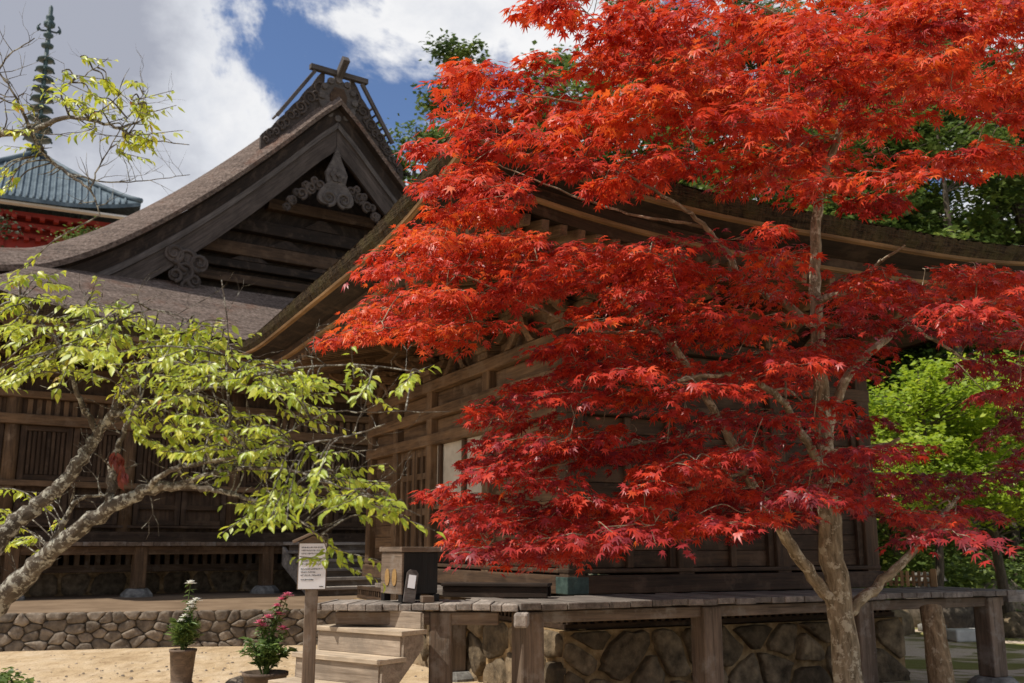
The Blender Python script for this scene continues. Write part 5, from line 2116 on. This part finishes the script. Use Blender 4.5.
for poly, n_, (d0, d1), hue in GREG:
    xs_ = [p[0] for p in poly]
    ys_ = [p[1] for p in poly]
    made = 0
    tries = 0
    while made < n_ and tries < 3000:
        tries += 1
        px, py = random.uniform(min(xs_), max(xs_)), random.uniform(min(ys_), max(ys_))
        if not pip(px, py, poly):
            continue
        made += 1
        C = at(px, py, random.uniform(d0, d1))
        k = int(np.argmin(np.linalg.norm(GP - np.array(C), axis=1)))
        root = Vector(GP[k])
        ax = C - root
        flat = Vector((ax.x, ax.y * .5, ax.z * .3))
        if flat.length < .05:
            flat = Vector((random.uniform(-1, 1), random.uniform(-.4, .4), .1))
        flat = (flat.normalized() + Vector((.35, -.15, 0))).normalized()
        L = random.uniform(.10, .24)
        e = C + flat * L + Vector((0, 0, -L * random.uniform(.0, .3)))
        pts, rr = smooth_path([root, root.lerp(C, .6) + Vector((0, 0, .03)), C, e], [.0045, .0035, .0028, .0014], 5)
        tw.tube(pts, rr, 4, .5, False)
        nl = random.randint(13, 20)
        for i in range(nl):
            g = i / (nl - 1)
            p = pts[int(7 + g * (len(pts) - 8))]
            s2 = 1 if i % 2 else -1
            sd = Vector((-flat.y, flat.x, 0)).normalized() * s2
            td = (flat * random.uniform(.2, .9) + sd * random.uniform(.2, .9) + Vector((random.uniform(-.2, .2), 0, -random.uniform(.1, 1.1)))).normalized()
            pos.append(p + td * .008)
            tip.append(td)
            nor.append((random.gauss(0, .4) - .2, random.gauss(0, .4) - .5, 1))
            sz.append(random.uniform(.028, .057))
            rd.append(min(1, max(0, hue + random.gauss(0, .19))))
part('twig', tw, M['bark_plum'], lime)['kind'] = 'stuff'
leaf_mesh('crown', *T_OV, pos, tip, nor, sz, rd, M['leaf_lime'], lime)
print('lime leaves', len(pos))
# withered red-brown leaves caught on the middle limb
pos, tip, nor, sz, rd = [], [], [], [], []
for i in range(26):
    f = random.random()
    p = at(118 + 10 * f + random.uniform(-5, 5), 452 + 30 * f, 4.55) + Vector((0, -.03, 0))
    pos.append(p)
    tip.append((random.uniform(-.4, .4), random.uniform(-.3, .3), -1))
    nor.append((random.uniform(-.6, .6), -1, .2))
    sz.append(random.uniform(.035, .06))
    rd.append(random.random())
leaf_mesh('withered_leaves', *T_OV, pos, tip, nor, sz, rd, M['leaf_dead'], lime)


# ================================================================== woodland behind
def ray_x(px, z, D):
    d = D * math.cos(PITCH) + (z - EYE) * math.sin(PITCH)
    return (px - 512) / F * d


def bg_tree(name, label, px, D, ztop, crowns, n, size, mat, T, group=None, trunk_r=.2, clump=.7, x_off=0.0, upright=0.0):
    """crowns: (dx, dy, z, rx, ry, rz) ellipsoids relative to the trunk foot"""
    q = Vector((ray_x(px, ztop * .92, D), D, 0))
    t = thing(name, label, 'tree', q, group)
    tk = MB()
    top = q + Vector((random.uniform(-.3, .3), random.uniform(-.3, .3), ztop * .93))
    pts, rr = smooth_path([q, q + Vector((random.uniform(-.2, .2), 0, ztop * .3)), q + Vector((random.uniform(-.3, .3), 0, ztop * .65)), top], [trunk_r, trunk_r * .8, trunk_r * .5, trunk_r * .1], 5)
    tk.tube(pts, rr, 9, .5, True, .06)
    pos, tip, nor, sz, rd = [], [], [], [], []
    vol = [c[3] * c[4] * c[5] for c in crowns]
    tv = sum(vol)
    for c, v in zip(crowns, vol):
        cc = q + Vector(c[:3])
        nc = max(3, int(n * v / tv / 60))
        for j in range(nc):
            d = Vector((random.gauss(0, 1), random.gauss(0, 1), random.gauss(0, 1))).normalized()
            rad = random.uniform(.35, 1.0) ** .6
            cl = cc + Vector((d.x * c[3], d.y * c[4], d.z * c[5])) * rad
            if j % 3 == 0:
                k = min(range(len(pts)), key=lambda i: (pts[i] - cl).length + max(0, pts[i].z - cl.z + .4) * 2)
                tk.tube([pts[k], pts[k].lerp(cl, .5) + Vector((0, 0, .15)), cl], [max(.015, rr[k] * .32), max(.012, rr[k] * .2), .008], 5, .5, False)
            m_ = int(60 * random.uniform(.5, 1.4))
            cs = clump * random.uniform(.55, 1.2)
            ch = random.gauss(.5, .2)
            for i in range(m_):
                o = Vector((random.gauss(0, 1) * cs * .5, random.gauss(0, 1) * cs * .5, random.gauss(0, 1) * cs * .24))
                pos.append(cl + o)
                a = random.uniform(0, 6.28)
                tip.append((math.cos(a), math.sin(a), random.uniform(-.6, .25) + upright))
                nor.append((random.gauss(0, .5), random.gauss(0, .5) - .2, 1))
                sz.append(size * random.uniform(.6, 1.3))
                rd.append(min(1, max(0, ch + random.gauss(0, .12))))
    part('trunk', tk, M['bark_bg'], t)
    leaf_mesh('crown', *T, pos, tip, nor, sz, rd, mat, t)
    return t


WOOD = 'trees of the wood behind the halls'
# conifers: crowns of stacked boughs
def conifer(label, px, D, ztop, z0, w, n, size, group=WOOD):
    cr = []
    k = 7
    for i in range(k):
        f = i / (k - 1)
        z = z0 + (ztop - z0) * f
        ww = w * (1 - f) ** .7 + .45
        cr.append((random.uniform(-.3, .3) * ww, random.uniform(-.3, .3) * ww, z - .3, ww, ww, (ztop - z0) / k * .62))
    return bg_tree('conifer_tree', label, px, D, ztop, cr, n, size, M['leaf_pine'], T_ND, group, .28, .85, 0, .45)


def zat(py, D):
    return at(512, py, D).z


def broad(label, px, D, ztop, z0, w, n, size, mat, group=WOOD, tr=.2, clump=.8):
    cr = []
    for i in range(6):
        a = random.uniform(0, 6.28)
        f = random.random()
        ww = w * random.uniform(.45, .7)
        cr.append((math.cos(a) * w * .55, math.sin(a) * w * .5, z0 + (ztop - z0 - ww * .6) * (i + .6) / 6, ww, ww, ww * .55))
    return bg_tree('broadleaf_tree', label, px, D, ztop, cr, n, size, mat, T_RH, group, tr, clump)


broad('full mid-green pine between the great gable and the maple', 412, 33, zat(96, 33), 8, 2.3, 12000, .22, M['leaf_pine'], WOOD, .3, .75)
broad('dark treetop poking above the left shoulder of the maple crown', 468, 38, zat(30, 38), 10.5, 1.6, 6000, .24, M['leaf_pine'], WOOD, .25, .7)
broad('dark treetop behind the gap in the top of the maple', 575, 40, zat(42, 40), 9, 2.0, 7000, .26, M['leaf_pine'], WOOD, .25, .75)
conifer('tall conifer behind the middle of the maple crown', 655, 36, zat(-60, 36), 7, 5.0, 20000, .45)
conifer('tall dark conifer behind the maple just left of its upper fork', 750, 34, zat(-90, 34), 6, 5.0, 20000, .45)
conifer('tall conifer right of the maple trunk, seen over the eaves', 850, 36, zat(-70, 36), 6, 4.8, 20000, .45)
conifer('dark conifer at the upper right edge behind the red leaves', 1010, 31, zat(10, 31), 5, 3.8, 15000, .42)
broad('sunlit mid-green tree filling the sky behind the left half of the maple', 610, 33, zat(60, 33), 6, 3.6, 12000, .28, M['leaf_pine'], WOOD, .25, .95)
broad('sunlit mid-green tree behind the fork of the maple, over the roof', 790, 31, zat(20, 31), 6, 4.0, 14000, .28, M['leaf_pine'], WOOD, .25, .95)
broad('tall green tree behind the top right of the maple crown', 975, 34, zat(-30, 34), 8, 4.6, 15000, .32, M['leaf_pine'], WOOD, .3, 1.0)
broad('sunlit green tree right of the maple fork, under the top red sprays', 905, 31, zat(50, 31), 6, 3.4, 12000, .26, M['leaf_pine'], WOOD, .25, .9)
broad('mid-green tree over the right end of the eaves, sky showing through it', 940, 27, zat(80, 27), 5.0, 3.6, 11000, .20, M['leaf_mid'])
broad('olive-green tree just above the eaves right of the maple trunk', 880, 30, zat(120, 30), 5.0, 3.4, 10000, .2, M['leaf_mid'])
broad('dark green tree filling the gap above the eaves behind the maple fork', 800, 28, zat(90, 28), 5, 3.6, 9500, .21, M['leaf_mid'])
broad('mid-green tree behind the left middle of the maple crown', 690, 30, zat(90, 30), 5, 3.4, 8000, .21, M['leaf_mid'])
broad('bright green young tree close behind the right end of the near hall', 915, 18.5, zat(350, 18.5), 2.4, 1.7, 9000, .12, M['leaf_green'], WOOD, .09, .55)
broad('bright green tree at the right edge below the red leaves, in full sun', 985, 19.5, zat(330, 19.5), 2.2, 2.0, 10500, .12, M['leaf_green'], WOOD, .11, .55)
broad('sunlit yellow-green tree beyond the last verandah post', 1060, 17.5, zat(300, 17.5), 2.3, 1.9, 8000, .12, M['leaf_green'], WOOD, .10, .55)
broad('shaded green tree low behind the picket barrier', 885, 24, zat(420, 24), 1.2, 1.9, 7500, .15, M['leaf_mid'], WOOD, .12, .6)
broad('shaded green tree at the back of the garden on the right', 1000, 27, zat(400, 27), 1.0, 2.8, 9000, .16, M['leaf_mid'], WOOD, .16, .7)
broad('dark tree deep behind the lantern', 945, 31, zat(330, 31), 1.0, 3.4, 9000, .18, M['leaf_mid'], WOOD, .2, .8)
broad('tall dark tree closing the garden at the far right', 1090, 26, zat(250, 26), 1.0, 3.4, 8000, .17, M['leaf_mid'], WOOD, .2, .8)
# by the pagoda
broad('dark green tree at the far left in front of the vermilion pagoda', -6, 40, zat(208, 40), 7, 1.0, 3000, .20, M['leaf_dark'], 'trees at the foot of the pagoda', .2, .9)
broad('green treetop before the pagoda wall, beside the roof of the great hall', 76, 44, zat(222, 44), 8, 1.0, 3000, .18, M['leaf_mid'], 'trees at the foot of the pagoda', .2, .9)
# undergrowth and the far wood as masses
def mass(name, boxes, n, size, mat):
    pos, tip, nor, sz, rd = [], [], [], [], []
    for (px0, px1, D0, D1, zt) in boxes:
        for i in range(n // 40):
            D = random.uniform(D0, D1)
            c = at(random.uniform(px0, px1), 545, D)
            c.z = random.random() ** 1.3 * zt
            ch = random.gauss(.5, .22)
            sp = .5 if zt > .5 else .12
            for j in range(40):
                pos.append(c + Vector((random.gauss(0, sp), random.gauss(0, sp), abs(random.gauss(0, sp * .6)))))
                a = random.uniform(0, 6.28)
                tip.append((math.cos(a), math.sin(a), random.uniform(-.5, .4)))
                nor.append((random.gauss(0, .5), random.gauss(0, .5) - .3, 1))
                sz.append(size * random.uniform(.6, 1.3))
                rd.append(min(1, max(0, ch + random.gauss(0, .12))))
    o = leaf_mesh(name, *T_RH, pos, tip, nor, sz, rd, mat, None)
    o['kind'] = 'stuff'
    return o
mass('far_woods', [(300, 1400, 46, 60, 9.0), (820, 1250, 33, 38, 5.0)], 22000, .42, M['leaf_dark'])
gm = mass('grass', [(-60, 22, 11.2, 11.7, .10)], 900, .10, M['leaf_mid'])
mass('undergrowth', [(860, 1120, 23, 27, 1.1)], 9000, .14, M['leaf_mid'])

pos, tip, nor, sz, rd = [], [], [], [], []
for i in range(260):
    q = Vector((random.uniform(-6, 5.5), random.uniform(7.5, 16), .006))
    if q.x > -.5 and q.y > 9.2 + .48 * q.x and q.y < 18:
        if random.random() < .8:
            continue
    a = random.uniform(0, 6.28)
    pos.append(q)
    tip.append((math.cos(a), math.sin(a), random.uniform(-.02, .2)))
    nor.append((random.gauss(0, .15), random.gauss(0, .15), 1))
    sz.append(random.uniform(.02, .045))
    rd.append(random.random())
o = leaf_mesh('fallen_leaves', *T_OV, pos, tip, nor, sz, rd, M['leaf_dead'], None)
o['kind'] = 'stuff'

mb = MB()
for i in range(520):
    q = Vector((random.uniform(-7, 0.5), random.uniform(9, 16), .0))
    if q.x > -.6 and q.y > 9.2:
        continue
    r = .008 + .022 * random.random() ** 3
    vs = [q + Vector((math.cos(a) * r * random.uniform(.7, 1.2), math.sin(a) * r * random.uniform(.7, 1.2), 0)) for a in np.linspace(0, 6.28, 6, endpoint=False)]
    tp = [q + (p - q) * .6 + Vector((0, 0, r * .7)) for p in vs]
    mb.add(vs + tp, [(k, (k + 1) % 6, 6 + (k + 1) % 6, 6 + k) for k in range(6)] + [tuple(range(6, 12))], None, None, True)
single('pebbles', mb, M['stone'], None, None, (0, 0, 0), kind='stuff')
